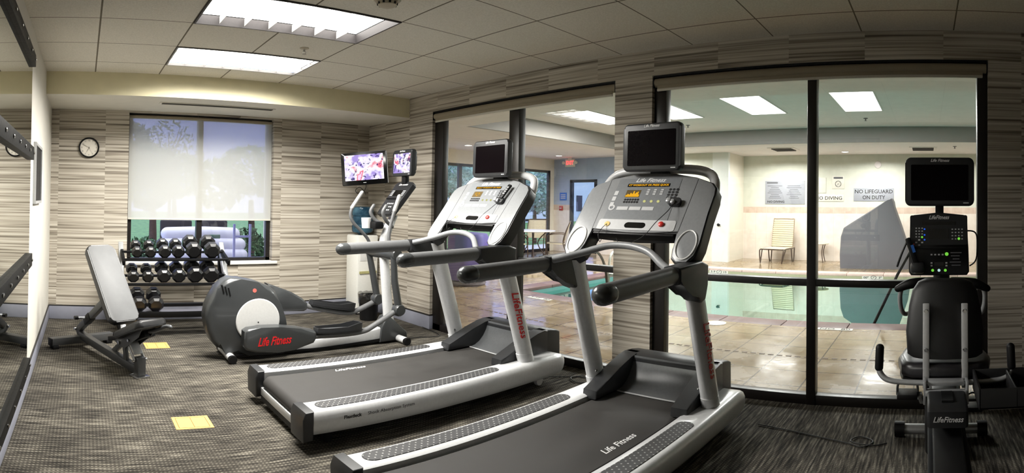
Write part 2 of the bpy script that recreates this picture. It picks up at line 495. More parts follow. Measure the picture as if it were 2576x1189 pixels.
def troffer(label, y0, y1, h, cross, side):
    t = thing('ceiling_light', label, 'ceiling light', ((LXa+LXb)/2, (y0+y1)/2, CZ), 0, 'louvered troffers lit in the gym ceiling')
    t['kind'] = 'thing'
    W, D = LXb-LXa-0.006, y1-y0-0.006
    f = MB()
    for s in (-1, 1):
        f.box((s*(W/2-0.006), 0, h/2-0.004), (0.012, D, h+0.008)); f.box((0, s*(D/2-0.006), h/2-0.004), (W-0.024, 0.012, h+0.008))
    f.box((0, 0, h+0.025), (W, D, 0.01))
    f.build('housing', side, t)
    MB().box((0, 0, h+0.008), (W-0.03, D-0.03, 0.006)).build('diffuser', M_tube, t)
    l = MB()
    if cross:
        for k in range(1, 3): l.box((0, -D/2+D*k/3, h-0.004), (W-0.026, 0.003, 0.014))
    for k in range(1, 7): l.box((-W/2+W*k/7, 0, h/2), (0.0025, D-0.026, h-0.006))
    l.build('louver_grid', M_lblade, t)
    lamp('troffer_lamp', ((LXa+LXb)/2, (y0+y1)/2, CZ-0.012), (0, 0, 0), W-0.06, D-0.06, GYM_W, 160, (1.0, 0.97, 0.91))
    return t
GYM_W = 118.0
troffer('large lit ceiling troffer nearer the smoke detector, above the bench and treadmills', *L1, 0.062, False, plain('housing_dark_reflection', (64, 60, 60), 0.6))  # dark reflection in the recess sides is put into the housing colour
troffer('lit ceiling troffer next to the cream soffit above the window', *L2, 0.018, True, M_louver)

# smoke detector and sprinkler
t = thing('smoke_detector', 'round beige smoke detector on the ceiling tile beside the larger troffer', 'smoke detector', (1.60, 2.56, CZ))
M_beige = plain('beige_plastic', (190, 180, 158), 0.45, var=0.04)
MB().lathe([(0.02, 0), (0.075, 0), (0.078, -0.014), (0.07, -0.024)], seg=32).build('base', M_beige, t)
MB().lathe([(0.05, -0.024), (0.058, -0.03), (0.052, -0.05), (0.034, -0.058), (0.001, -0.06)], seg=32).build('sensing_chamber', M_beige, t)
for k in range(10):
    a = 2*PI*k/10; MB().box((0.056*math.cos(a), 0.056*math.sin(a), -0.04), (0.006, 0.012, 0.014), Matrix.Rotation(a, 3, 'Z')).build('vent_slot', M_black, t)
t = thing('sprinkler_head', 'small sprinkler head hanging from the ceiling between the two troffers', 'sprinkler', (1.63, 3.80, CZ))
MB().lathe([(0.001, 0), (0.036, 0), (0.036, -0.004), (0.012, -0.008)], seg=24).build('escutcheon', M_beige, t)
b = MB(); b.lathe([(0.008, -0.006), (0.008, -0.022), (0.012, -0.024), (0.005, -0.03)], seg=12)
for s in (-1, 1): b.tube([(s*0.009, 0, -0.024), (s*0.013, 0, -0.036), (s*0.003, 0, -0.05)], 0.0025, 6)
b.build('frame', M_chrome, t)
MB().lathe([(0.001, -0.05), (0.016, -0.05), (0.016, -0.053), (0.001, -0.053)], seg=16).build('deflector', M_chrome, t)

# slot diffuser under the soffit
t = thing('air_vent', 'long narrow grey air slot in the underside of the soffit', 'vent', (1.37, 5.43, 2.382))
MB().box((0, 0, -0.003), (1.24, 0.10, 0.006), bev=0.002).build('frame', M_soffit_white, t)
b = MB()
for k in range(3): b.box((0, -0.026+0.026*k, -0.007), (1.19, 0.014, 0.006), Matrix.Rotation(0.5, 3, 'X'))
b.build('louver', plain('vent_grey', (96, 94, 88), 0.5), t)

# wall mirror on four black rails with bolts
t = thing('wall_mirror', 'large wall mirror held by four horizontal black rails on the left wall', 'mirror', (LX, 1.2, 0))
for (a, b_) in ((0.21, 0.95), (0.95, 1.68), (1.68, 2.36)):
    MB().box((0.006, 0.975, (a+b_)/2), (0.008, 2.95, b_-a-0.004)).build('mirror_pane', M_mirror, t)
for z in (0.222, 0.966, 1.688, 2.335):
    r = MB().box((0.018, 0.955, z), (0.034, 2.96, 0.088), bev=0.004).build('rail', M_blacksteel, t)
    for k in range(12):
        y = 2.395-0.26*k
        MB().lathe([(0.001, 0.034), (0.011, 0.034), (0.011, 0.041), (0.006, 0.044), (0.001, 0.044)], (0, y, z), 10, 'x').build('bolt', M_chrome, r)

t = thing('framed_notice', 'tall narrow black framed notice on the white wall beyond the mirror', 'framed sign', (LX, 4.22, 1.57))
fr = MB()
for s in (-1, 1): fr.box((0.011, s*0.27, 0), (0.022, 0.022, 0.46)); fr.box((0.011, 0, s*0.219), (0.022, 0.54, 0.022))
fr.build('frame', M_silver, t)
MB().box((0.008, 0, 0), (0.010, 0.52, 0.42)).build('dark_panel', M_black, t)

# clock
t = thing('wall_clock', 'round black rimmed wall clock on the striped wall left of the window', 'clock', (0.045, BY, 1.947))
MB().lathe([(0.108, 0), (0.115, -0.008), (0.115, -0.026), (0.107, -0.034), (0.099, -0.030), (0.098, -0.014)], seg=40, axis='y', cap=False).build('rim', M_black, t)
MB().lathe([(0.001, -0.012), (0.1, -0.012), (0.1, -0.002), (0.001, -0.002)], seg=40, axis='y').build('dial', plain('clock_dial', (226, 220, 208), 0.5, var=0.02), t)
for n in range(12):
    a = 2*PI*n/12
    text('numeral', str(n if n else 12), 0.024, M_ink, t, frame((0.08*math.sin(a), -0.0125, 0.08*math.cos(a)), (1, 0, 0), (0, 0, 1)), 0.0003)
def hand(name, ang, L, w, y):
    d = Vector((math.sin(ang), 0, math.cos(ang)))
    MB().bar(Vector((0, y, 0))-d*0.015, Vector((0, y, 0))+d*L, 0.001, w, up=(0, 1, 0)).build(name, M_ink, t)
hand('hour_hand', math.radians(207), 0.052, 0.006, -0.015); hand('minute_hand', math.radians(298), 0.075, 0.004, -0.017); hand('second_hand', math.radians(150), 0.08, 0.0015, -0.019)

# roller shades
M_shade, nt, out = new_mat('solar_shade_fabric')
tr = N(nt, 'ShaderNodeBsdfTransparent'); df = N(nt, 'ShaderNodeBsdfDiffuse'); df.inputs[0].default_value = lin(214, 214, 208)
tl = N(nt, 'ShaderNodeBsdfTranslucent'); tl.inputs[0].default_value = lin(222, 222, 222)
wv = noise(nt, objco(nt), 900, 1)
a1 = N(nt, 'ShaderNodeMixShader', i_0=0.25); nt.links.new(df.outputs[0], a1.inputs[1]); nt.links.new(tl.outputs[0], a1.inputs[2])
a2 = N(nt, 'ShaderNodeMixShader'); nt.links.new(mth(nt, 'MULTIPLY_ADD', wv, 0.1, 0.58), a2.inputs[0]); nt.links.new(tr.outputs[0], a2.inputs[1]); nt.links.new(a1.outputs[0], a2.inputs[2])
nt.links.new(a2.outputs[0], out.inputs[0])
M_taupe = plain('taupe_shade_cloth', (150, 140, 120), 0.8, var=0.05, scale=200)
M_hem = plain('pale_hem_bar', (206, 202, 190), 0.45, var=0.03)
t = thing('roller_shade', 'white solar shade pulled halfway down over the garden window', 'roller shade', (1.350, BY+0.055, 0))
MB().box((0, 0, (1.165+2.31)/2), (1.70, 0.0012, 2.31-1.165)).build('shade_cloth', M_shade, t)
MB().lathe([(0.001, -0.85), (0.02, -0.85), (0.02, 0.85), (0.001, 0.85)], (0, 0.012, 2.325), 16, 'x').build('roller', M_taupe, t)
MB().box((0, 0, 1.158), (1.70, 0.012, 0.018), bev=0.004).build('hem_bar', M_hem, t)
M_chain = plain('bead_chain', (190, 188, 184), 0.4)
b = MB()
for k in range(110): b.ball((0.853, -0.012, 2.30-0.0145*k), 0.0028, seg=6)
b.build('bead_chain', M_chain, t)
t_ = bpy.data.objects['bead_chain']; t_['kind'] = 'stuff'
def side_shade(label, y0, y1):
    t = thing('roller_shade', label, 'roller shade', (RX+0.012, (y0+y1)/2, 0), 0, 'rolled up shades over the pool windows')
    h = (y1-y0)/2
    MB().box((0.035, 0, 2.392), (0.07, 2*h-0.004, 0.014)).build('mounting_track', M_black, t)
    MB().lathe([(0.001, -h+0.006), (0.036, -h+0.006), (0.036, h-0.006), (0.001, h-0.006)], (0.03, 0, 2.346), 20, 'y').build('fabric_roll', M_taupe, t)
    MB().box((0.005, 0, 2.306), (0.006, 2*h-0.06, 0.028), bev=0.002).build('loose_end', M_taupe, t)
    MB().box((0.004, 0, 2.285), (0.014, 2*h-0.06, 0.020), bev=0.005).build('hem_bar', M_hem, t)
    for s in (-1, 1): MB().box((0.03, s*(h-0.003), 2.346), (0.076, 0.005, 0.084)).build('end_bracket', M_black, t)
side_shade('rolled up taupe shade over the pool window behind the far treadmill', WA[0]+0.004, WA[1]+0.0)
side_shade('rolled up taupe shade over the pool window behind the recumbent bike', WB[0]+0.004, WB[1]-0.004)

# floor notices
for lab, (cx, cy), rz in (('tan paper notice stuck on the carpet nearest to the treadmill end', (0.66, 3.095), 0.0), ('tan paper notice on the carpet behind the weight bench', (0.695, 4.915), 0.03)):
    t = thing('floor_notice', lab, 'floor sign', (cx, cy, 0), rz, 'tan notices stuck on the carpet')
    MB().box((0, 0, 0.0015), (0.222, 0.195, 0.003)).build('paper', M_paper, t)
    b = MB()
    for (x0_, x1_, y0_, y1_) in ((-0.09, 0.09, 0.076, 0.08), (-0.09, 0.09, -0.08, -0.076), (-0.092, -0.088, -0.08, 0.08), (0.088, 0.092, -0.08, 0.08), (-0.002, 0.002, -0.08, 0.08)):
        b.box(((x0_+x1_)/2, (y0_+y1_)/2, 0.0033), (x1_-x0_, y1_-y0_, 0.0006))
    b.build('printed_border', plain('brown_ink', (120, 82, 36), 0.7), t)
# ------------------------------------------------------------------ treadmills
M_tsilver = plain('treadmill_silver', (206, 207, 208), 0.32, metal=0.12, var=0.04, coat=0.2)
M_tgrey = plain('console_light_grey', (134, 136, 138), 0.38, metal=0.05, var=0.05)
M_tpanel = plain('console_panel_grey', (120, 123, 126), 0.4, var=0.05)
M_tpanel2 = plain('console_panel_pale', (196, 197, 198), 0.4, var=0.03)
M_tdark = plain('charcoal_plastic', (35, 36, 38), 0.42, var=0.12)
M_tmid = plain('mid_grey_plastic', (84, 86, 88), 0.36, var=0.08)
M_grip = plain('grey_grip', (98, 99, 100), 0.42, var=0.06)
M_cap = plain('grip_end_cap', (76, 78, 79), 0.26, metal=0.3, var=0.06)
M_belt = plain('belt_rubber', (40, 38, 36), 0.75, var=0.18, scale=9)
M_white2 = plain('white_plastic', (222, 222, 220), 0.35, var=0.03)
M_glossblk = plain('glossy_black', (9, 9, 10), 0.12, spec=0.6)
M_screen = plain('dark_screen', (9, 5, 7), 0.2, spec=0.07, var=0.05)
M_amber = emit('amber_display', (240, 176, 40), 1.1)
M_redbtn = plain('red_button', (206, 52, 44), 0.35)
M_yellow = plain('yellow_ring', (214, 186, 112), 0.4)
M_led = emit('lit_button', (226, 224, 150), 0.8)
M_cable = plain('black_cable', (16, 16, 17), 0.5)

def pad_mat():
    m, nt, out = new_mat('studded_tread_pad')
    p = principled(nt, out, rough=0.6)
    s = sep(nt, objco(nt))
    u = mth(nt, 'MULTIPLY', s['X'], 1/0.034); row = mth(nt, 'FLOOR', mth(nt, 'MULTIPLY', s['Y'], 1/0.022))
    fx = mth(nt, 'SUBTRACT', mth(nt, 'FRACT', mth(nt, 'MULTIPLY_ADD', row, 0.5, mth(nt, 'ADD', u, 50.0))), 0.5)
    fy = mth(nt, 'SUBTRACT', mth(nt, 'FRACT', mth(nt, 'ADD', mth(nt, 'MULTIPLY', s['Y'], 1/0.022), 50.0)), 0.5)
    dx = mth(nt, 'MULTIPLY', fx, 0.034); dy = mth(nt, 'MULTIPLY', fy, 0.022)
    d = mth(nt, 'SQRT', mth(nt, 'ADD', mth(nt, 'MULTIPLY', dx, dx), mth(nt, 'MULTIPLY', dy, dy)))
    h = mth(nt, 'LESS_THAN', d, 0.0042)
    nt.links.new(mixc(nt, h, lin(54, 54, 55), lin(150, 150, 148)), p.inputs['Base Color'])
    bump(nt, p, h, 0.6, 0.003)
    return m
M_pad = pad_mat()

def mir(pts, s): return [(p[0], p[1]*s, *p[2:]) for p in pts]

def make_treadmill(label, loc, rz, message, graphic, handset):
    t = thing('treadmill', label, 'treadmill', loc, rz, 'treadmills in front of the pool windows')
    # --- deck
    for s in (-1, 1):
        sec = [(0.300, 0.236), (0.320, 0.246), (0.440, 0.246), (0.462, 0.236), (0.476, 0.205), (0.477, 0.165), (0.468, 0.125), (0.448, 0.092), (0.415, 0.075), (0.300, 0.075)]
        cy, cz = 0.385, 0.165
        rings = []
        for x, k in ((0.026, 1.0), (0.5, 1.0), (1.2, 1.0), (1.7, 1.02), (1.92, 1.05), (1.985, 1.03), (2.02, 0.94), (2.045, 0.78), (2.058, 0.5)):
            rings.append([(x, s*(cy+(y-cy)*min(1, k)), cz+(z-cz)*k) for y, z in sec])
        rail = MB().loft(rings).build('side_rail', M_tsilver, t, 50)
        pad = []
        for x, a in [(1.36, q) for q in range(-90, 91, 15)]+[(0.12, q) for q in range(90, 271, 15)]:
            a = math.radians(a); pad.append((x+0.046*math.cos(a), s*(0.386+0.046*math.sin(a))))
        MB().prism(pad, 0.2455, 0.250, 'z', 0.0015, 1).build('tread_pad', M_pad, t)
        MB().prism([(-0.03, 0.06), (-0.035, 0.20), (-0.02, 0.246), (0.028, 0.249), (0.028, 0.066)], s*0.296, s*0.478, 'y', 0.010).build('rear_end_cap', M_tdark, t)
    belt = [(0.06+0.052*math.cos(math.radians(a)), 0.165+0.052*math.sin(math.radians(a))) for a in range(90, 271, 15)]
    belt = [(1.80, 0.217)]+belt+[(1.80, 0.113)]
    MB().prism(belt, -0.272, 0.272, 'y').build('running_belt', M_belt, t)
    b = MB().box((1.0, 0, 0.135), (1.84, 0.60, 0.115)); b.box((1.85, 0, 0.12), (0.4, 0.62, 0.14)); b.build('deck_frame', M_black, t)
    MB().box((0.012, 0, 0.105), (0.02, 0.60, 0.055), bev=0.005).build('rear_crossbar', M_tsilver, t)
    MB().box((0.012, 0, 0.060), (0.018, 0.59, 0.035)).build('rear_skirt', M_black, t)
    for s in (-1, 1):
        MB().lathe([(0.001, -0.03), (0.03, -0.03), (0.033, 0.045), (0.02, 0.06)], (0.16, s*0.36, 0.031), 16).build('leveling_foot', M_black, t)
        MB().lathe([(0.001, -0.016), (0.034, -0.016), (0.038, 0), (0.034, 0.016), (0.001, 0.016)], (1.86, s*0.36, 0.038), 18, 'y').build('transport_wheel', M_white2, t)
    # --- motor hood: body, two arms beside the belt, scooped front
    body = [(1.88, 0.20), (1.895, 0.400), (1.94, 0.424), (2.02, 0.424), (2.10, 0.408), (2.14, 0.39), (2.148, 0.12), (1.80, 0.12), (1.80, 0.20)]
    hood = MB().prism(body, -0.335, 0.335, 'y', 0.014).build('motor_hood', M_tdark, t)
    for s in (-1, 1):
        arm = [(1.485, 0.225), (1.49, 0.280), (1.60, 0.318), (1.74, 0.372), (1.87, 0.412), (1.95, 0.424), (1.99, 0.424), (1.99, 0.225)]
        MB().prism(arm, s*0.238, s*0.338, 'y', 0.010).build('hood_arm', M_tdark, t)
    prof = [(1.705, 0.222), (1.76, 0.234), (1.81, 0.260), (1.85, 0.300), (1.88, 0.346), (1.90, 0.395), (1.905, 0.416)]
    MB().loft([[(x, -0.241, z) for x, z in prof]+[(x+0.02, -0.241, z-0.02) for x, z in prof[::-1]], [(x, 0.241, z) for x, z in prof]+[(x+0.02, 0.241, z-0.02) for x, z in prof[::-1]]]).build('hood_scoop', M_tmid, t)
    MB().box((1.706, 0, 0.224), (0.008, 0.475, 0.006)).build('belt_lip', M_tsilver, t)
    # --- uprights
    for s in (-1, 1):
        pts = [(1.700, 0.24), (1.625, 0.50), (1.525, 0.82), (1.455, 1.04), (1.443, 1.085)]
        rings = []
        for i, (x, z) in enumerate(pts):
            a, c = 0.070+0.008*(i/4), 0.046
            rings.append([(x+a*math.cos(q), s*(0.383-0.012*(i/4))+c*math.sin(q), z) for q in [2*PI*k/24 for k in range(24)]])
        up = MB().loft(rings).build('upright', M_tsilver, t, 50)
        x0 = 1.688
        MB().loft([[(x0-0.02*k+(0.0725)*math.cos(q), s*0.383+0.0475*math.sin(q), z) for q in [2*PI*j/24 for j in range(24)]] for k, z in ((-0.6, 0.235), (0, 0.27), (0.6, 0.31))]).build('upright_collar', M_tsilver, up)
        MB().lathe([(0.001, 0), (0.008, 0), (0.008, 0.006), (0.001, 0.007)], (1.63, s*0.338, 0.36), 10, 'y').build('collar_screw', M_chrome, up)
    for s, nm in ((-1, 1),):
        M = frame((1.572, s*(0.383+0.044), 0.62), Vector((0.27, 0, -0.96)), Vector((0.96, 0, 0.27)))
        text('logo_lettering', 'LifeFitness', 0.088, M_rtext, bpy.data.objects[up.name], Matrix.Translation((0, 0, 0)) @ frame((1.575, -0.4245, 0.62), (0.29, 0, -0.957), (0.957, 0, 0.29)), 0.002, 0.35, 0.0012, 0.37)
    # --- handrails
    for s in (-1, 1):
        y = s*0.392
        MB().tube([(0.645, y, 1.062), (1.19, y, 1.074)], 0.040, 20, ell=1.08).build('handrail', M_grip, t)
        MB().tube([(0.622, y, 1.0615), (0.66, y, 1.0622)], 0.0435, 20, dome=True).build('handrail_tip', M_cap, t)
        br = [(1.185, 1.117), (1.185, 1.031), (1.26, 1.020), (1.34, 0.975), (1.40, 0.925), (1.455, 0.905), (1.495, 0.915), (1.525, 0.99), (1.53, 1.10), (1.45, 1.125)]
        MB().prism(br, y-0.047, y+0.047, 'y', 0.018).build('handrail_bracket', M_tdark, t)
    path = [(1.195, 0.388, 1.098), (1.225, 0.345, 1.100), (1.315, 0.225, 1.140), (1.37, 0.09, 1.183), (1.375, -0.05, 1.188), (1.345, -0.18, 1.165), (1.275, -0.29, 1.118), (1.195, -0.388, 1.092)]
    MB().tube(path, 0.0195, 14, smooth=6, dome=True).build('heart_rate_bar', M_tgrey, t)
    # --- console (x = across to the right as the runner sees it, y = up the slope, z = towards the runner)
    O = Vector((1.385, 0, 1.137)); S = Vector((0.355, 0, 0.455)).normalized()
    F = frame(O, (0, -1, 0), S) @ Matrix.Diagonal((1, 0.945, 1, 1))
    def cob(mb, name, m, parent=t, sm=38): mb.xf(F); return mb.build(name, m, parent, sm)
    def outline(g=0.0, bot=0.0):
        right = [(0.278+g*0, 0.175-g), (0.280-g, 0.06), (0.290-g, 0.005-g), (0.322, -0.026-g), (0.380, -0.024-g), (0.412+g, 0.02-g), (0.421+g, 0.10), (0.416+g, 0.30), (0.420+g, 0.44), (0.416+g, 0.49+g), (0.385+g, 0.528+g), (0.27, 0.578+g), (0.13, 0.606+g)]
        left = [(-x, y) for x, y in right[::-1]]
        return right+[(0, 0.612+g)]+left+[(-0.14, 0.158-g), (0, 0.152-g), (0.14, 0.158-g)]
    shell = cob(MB().prism(outline(0.006), -0.085, 0.0, 'z', 0.008), 'console_shell', M_tdark)
    face = cob(MB().prism(outline(-0.002), 0.0, 0.006, 'z', 0.003, 2), 'console_face', M_tgrey)
    for o_ in (shell, face):
        cuts = []
        for s in (-1, 1):
            cuts.append(MB().prism([(s*0.350+0.0535*math.cos(q), 0.086+0.0935*math.sin(q)) for q in [2*PI*k/32 for k in range(32)]], -0.060, 0.03, 'z').xf(F))
        carve(o_, cuts)
    cob(MB().prism(rrect(0.42, 0.335, 0.015, cx=-0.02, cy=0.40), 0.005, 0.0078, 'z'), 'display_panel', M_tpanel, face)
    cob(MB().prism(rrect(0.50, 0.075, 0.01, cx=0, cy=0.208), 0.005, 0.0085, 'z', 0.002, 1), 'lower_strip', M_tpanel2, face)
    cob(MB().prism(rrect(0.135, 0.040, 0.019, cx=0, cy=0.205), 0.006, 0.010, 'z', 0.001, 1), 'reading_rack_slot', M_glossblk, face)
    cob(MB().box((0, 0.148, -0.02), (0.52, 0.02, 0.055), bev=0.006), 'console_lip', M_black, face)
    text('logo_lettering', 'Life Fitness', 0.044, M_wtext, face, F @ Matrix.Translation((-0.015, 0.553, 0.0075)), 0.001, 0.35, 0.0006)
    md = cob(MB().prism(rrect(0.285, 0.026, 0.003, cx=-0.015, cy=0.513), 0.007, 0.0088, 'z'), 'message_display', M_glossblk, face)
    text('message_lettering', message, 0.019, M_amber, md, F @ Matrix.Translation((-0.015, 0.513, 0.0092)), 0.0002, 0, 0.0004, 0.27)
    gd = cob(MB().prism(rrect(0.098, 0.058, 0.003, cx=-0.098, cy=0.445), 0.007, 0.0088, 'z'), 'graph_display', plain('amber_panel_off', (92, 76, 44), 0.3), face)
    g = MB()
    if graphic == 'bars':
        for k, h in enumerate((0.014, 0.022, 0.018, 0.030, 0.024, 0.044, 0.026, 0.034, 0.040, 0.018)): g.box((-0.1395+0.0092*k, 0.420+h/2, 0.0092), (0.0078, h, 0.0006))
    else:
        hp = [(0.016*math.sin(q)**3*1.5, (13*math.cos(q)-5*math.cos(2*q)-2*math.cos(3*q)-math.cos(4*q))*0.0014) for q in [2*PI*k/36 for k in range(36)]]
        g.loft([[(x*k-0.098, y*k+0.446, 0.0092) for x, y in hp] for k in (1.0, 0.68)], cap=False)
    cob(g, 'graph_shape', M_amber, gd)
    for r in range(2):
        for q in range(6): cob(MB().lathe([(0.001, 0.0078), (0.0075, 0.0078), (0.0075, 0.0095), (0.001, 0.0095)], (-0.135+0.0175*q, 0.398-0.019*r, 0), 10), 'program_key', M_black, face)
    for r in range(4):
        for q in range(3): cob(MB().lathe([(0.001, 0.0078), (0.0085, 0.0078), (0.0085, 0.0095), (0.001, 0.0095)], (0.14+0.023*q, 0.478-0.021*r, 0), 10), 'number_key', M_tdark, face)
    for q in range(3):
        for r in range(3): cob(MB().box((0.0+0.045*q, 0.475-0.017*r, 0.0085), (0.018, 0.011, 0.002)), 'data_readout', M_tpanel2, face)
    for q in range(3):
        cob(MB().box((-0.13+0.085*q, 0.330, 0.0085), (0.075, 0.026, 0.0012)), 'instruction_panel', M_tpanel2, face)
        cob(MB().box((-0.215+0.0*q, 0.45-0.045*q, 0.0085), (0.026, 0.034, 0.0012)), 'channel_panel', M_tpanel2, face)
    k_ = MB(); k_.lathe([(0.012, 0.0078), (0.022, 0.0078), (0.022, 0.0095), (0.012, 0.0095)], (-0.205, 0.335, 0), 18, cap=False)
    cob(k_, 'navigation_ring', M_tpanel2, face)
    for q in range(3): cob(MB().lathe([(0.001, 0.0078), (0.009, 0.0078), (0.0085, 0.011), (0.001, 0.0115)], (0.0+0.045*q, 0.385, 0), 14), 'start_button', M_led, face)
    cob(MB().lathe([(0.001, 0.008), (0.017, 0.008), (0.016, 0.018), (0.012, 0.021), (0.001, 0.022)], (0.165, 0.215, 0), 18), 'stop_button', M_redbtn, face)
    cl = cob(MB().lathe([(0.007, 0.008), (0.018, 0.008), (0.018, 0.012), (0.008, 0.013)], (-0.185, 0.208, 0), 18), 'safety_key', M_yellow, face)
    cob(MB().tube([(-0.185, 0.205, 0.014), (-0.19, 0.16, 0.03), (-0.18, 0.10, 0.05), (-0.165, 0.06, 0.03), (-0.17, 0.09, 0.02)], 0.0018, 6, smooth=5), 'safety_cord', M_cable, cl)
    for s in (-1, 1):
        ring = [(s*0.350+0.0555*math.cos(q), 0.086+0.0955*math.sin(q), 0.007) for q in [2*PI*k/32 for k in range(32)]]
        cup = cob(MB().tube(ring, 0.005, 8, closed=True), 'cup_holder_rim', M_white2, face)
        bowl = [[(s*0.350+0.0535*k*math.cos(q), 0.086-0.010*(1-k)+0.0935*k*math.sin(q), z) for q in [2*PI*j/32 for j in range(32)]] for k, z in ((1.0, 0.007), (0.97, -0.012), (0.90, -0.036), (0.72, -0.052), (0.35, -0.0585), (0.03, -0.0588))]
        cob(MB().loft(bowl, cap=False), 'cup_well', M_tpanel2, cup)
    for s in (-1, 1):
        cob(MB().box((s*0.285, 0.36, 0.0062), (0.0025, 0.40, 0.0012), Matrix.Rotation(-s*0.04, 3, 'Z')), 'face_seam', M_tdark, face)
    # handset in its cradle on the right of the panel
    cr = cob(MB().prism(rrect(0.070, 0.052, 0.012, cx=0.205, cy=0.372), 0.006, 0.030, 'z', 0.006), 'handset_cradle', M_tdark, t)
    cob(MB().box((0.175, 0.368, 0.034), (0.028, 0.034, 0.034), bev=0.008), 'cradle_clip', M_silver, cr)
    cob(MB().box((0.200, 0.362, 0.034), (0.022, 0.030, 0.026), bev=0.007), 'cradle_clip', M_silver, cr)
    if handset:
        cob(MB().box((0.228, 0.45, 0.034), (0.034, 0.135, 0.018), Matrix.Rotation(-0.18, 3, 'Z'), 0.006), 'handset', M_black, t)
        hs = [o for o in t.children if o.name.startswith('handset') and 'cradle' not in o.name][-1]
        for r in range(4):
            for q in range(2): cob(MB().box((0.222+0.011*q+0.003*r, 0.425+0.02*r, 0.0438), (0.008, 0.011, 0.001)), 'handset_key', M_tpanel2, hs)
    cob(MB().tube([(0.205, 0.35, 0.03), (0.20, 0.28, 0.05), (0.16, 0.19, 0.06), (0.10, 0.12, 0.03), (0.0, 0.09, -0.01), (-0.08, 0.10, -0.03), (-0.12, 0.14, -0.03)], 0.0022, 6, smooth=5), 'headset_cable', M_cable, t)
    # --- arch tube behind the console and the screen on its neck
    ar = [(1.70, 0.375, 1.40), (1.755, 0.372, 1.50), (1.80, 0.345, 1.572), (1.82, 0.27, 1.61), (1.83, 0.12, 1.625), (1.83, -0.12, 1.625), (1.82, -0.27, 1.61), (1.80, -0.345, 1.572), (1.755, -0.372, 1.50), (1.70, -0.375, 1.40)]
    MB().tube(ar, 0.029, 16, smooth=5).build('arch_tube', M_tsilver, t)
    MB().box((1.80, 0.0, 1.615), (0.085, 0.11, 0.10), bev=0.01).build('screen_neck', M_black, t)
    make_screen(t, (1.665, -0.005, 1.748), 0.385, 0.282, (-1, 0, 0.03), False)
    return t

def make_screen(t, c, W, Hh, nrm, lit, name='television'):
    """Small personal television: bowed housing, bezel, screen, white logo; local x right, y up, z out."""
    n = Vector(nrm).normalized(); up = Vector((0, 0, 1)); x = up.cross(n).normalized(); F = frame(c, x, n.cross(x))
    def b(mb, nm, m, p): mb.xf(F); return mb.build(nm, m, p)
    o = []
    for (px, py) in rrect(W, Hh, 0.028, 5):
        o.append((px, py+(0.012*(1-(2*px/W)**2) if py > 0 else -0.006*(1-(2*px/W)**2))))
    h = b(MB().prism(o, -0.055, 0.0, 'z', 0.012), 'screen_housing', M_tdark, t)
    b(MB().prism(rrect(W*0.8, Hh*0.74, 0.03), -0.085, -0.05, 'z', 0.012), 'rear_cover', M_tdark, h)
    sc = b(MB().prism(rrect(W*0.83, Hh*0.745, 0.006, cy=-0.004), -0.002, 0.0025, 'z'), 'screen', lit if lit else M_screen, h)
    text('logo_lettering', 'Life Fitness', W*0.06, M_wtext, h, F @ Matrix.Translation((0, Hh*0.445, 0.001)), 0.0006, 0.35, 0.0004)
    b(MB().box((W*0.38, -Hh*0.44, 0.001), (W*0.08, 0.006, 0.001)), 'maker_plate', M_tpanel2, h)
    return h

make_treadmill('far silver treadmill with a heart graph on its console, beside the elliptical trainer', (1.15, 3.0, 0), 0.0, 'SELECT WORKOUT OR PRESS', 'heart', True)
make_treadmill('near silver treadmill with an amber bar graph on its console, beside the bike', (1.055, 1.547, 0), 0.0, 'CT WORKOUT OR PRESS QUICK', 'bars', False)
for o in bpy.data.objects:
    if o.name.startswith('treadmill') and o.parent is None and abs(o.location.y-3.0) < 0.1: tread_far = o
    elif o.name.startswith('treadmill') and o.parent is None: tread_near = o
# lettering on the far treadmill's side rail and both belts
text('rail_lettering', 'Flexdeck', 0.030, M_ink, tread_far, frame((0.255, -0.4775, 0.185), (1, 0, 0), (0, 0.02, 1)), 0.0006, 0, 0.0008)
text('rail_lettering', 'Shock Absorption System', 0.030, M_inkgrey, tread_far, frame((0.505, -0.4775, 0.185), (1, 0, 0), (0, 0.02, 1)), 0.0006)
text('belt_lettering', 'LifeFitness', 0.05, M_wtext, tread_far, frame((0.62, 0.235, 0.2172), (1, 0, 0), (0, 1, 0)), 0.0002, 0.35, 0.0006, 0.24)
text('belt_lettering', 'Life Fitness', 0.06, M_wtext, tread_near, frame((1.05, -0.20, 0.2172), (1, 0, 0), (0, 1, 0)), 0.0002, 0.35, 0.0008, 0.27)
# ------------------------------------------------------------------ elliptical trainer
EX, EY = 2.0, 4.45
t = thing('elliptical_trainer', 'grey and black elliptical trainer with a white disc on its rear housing', 'elliptical trainer', (EX, EY, 0))
def ep(pts): return [(x-EX, z) for x, z in pts]
M_shroud = plain('elliptical_charcoal', (52, 54, 55), 0.34, var=0.06, scale=10, coat=0.15)
M_disc = plain('pale_grey_disc', (206, 206, 204), 0.4, var=0.03)
sh = [(1.235, 0.735), (1.33, 0.722), (1.48, 0.690), (1.60, 0.645), (1.645, 0.60), (1.69, 0.49), (1.735, 0.36), (1.755, 0.24), (1.76, 0.10), (1.74, 0.05), (1.62, 0.035), (1.40, 0.035), (1.30, 0.05), (1.22, 0.10), (1.13, 0.12), (1.08, 0.18), (1.04, 0.28), (1.02, 0.39), (1.035, 0.49), (1.07, 0.57), (1.12, 0.645), (1.18, 0.71)]
shb = MB().prism(ep(sh), -0.105, 0.105, 'y', 0.045, 4).build('rear_housing', M_shroud, t, 50)
for k in range(3): MB().box((1.165+0.028*k-EX, -0.097, 0.640-0.012*k), (0.010, 0.030, 0.075), Matrix.Rotation(-0.25, 3, 'Y')).build('vent_slot', M_black, shb)
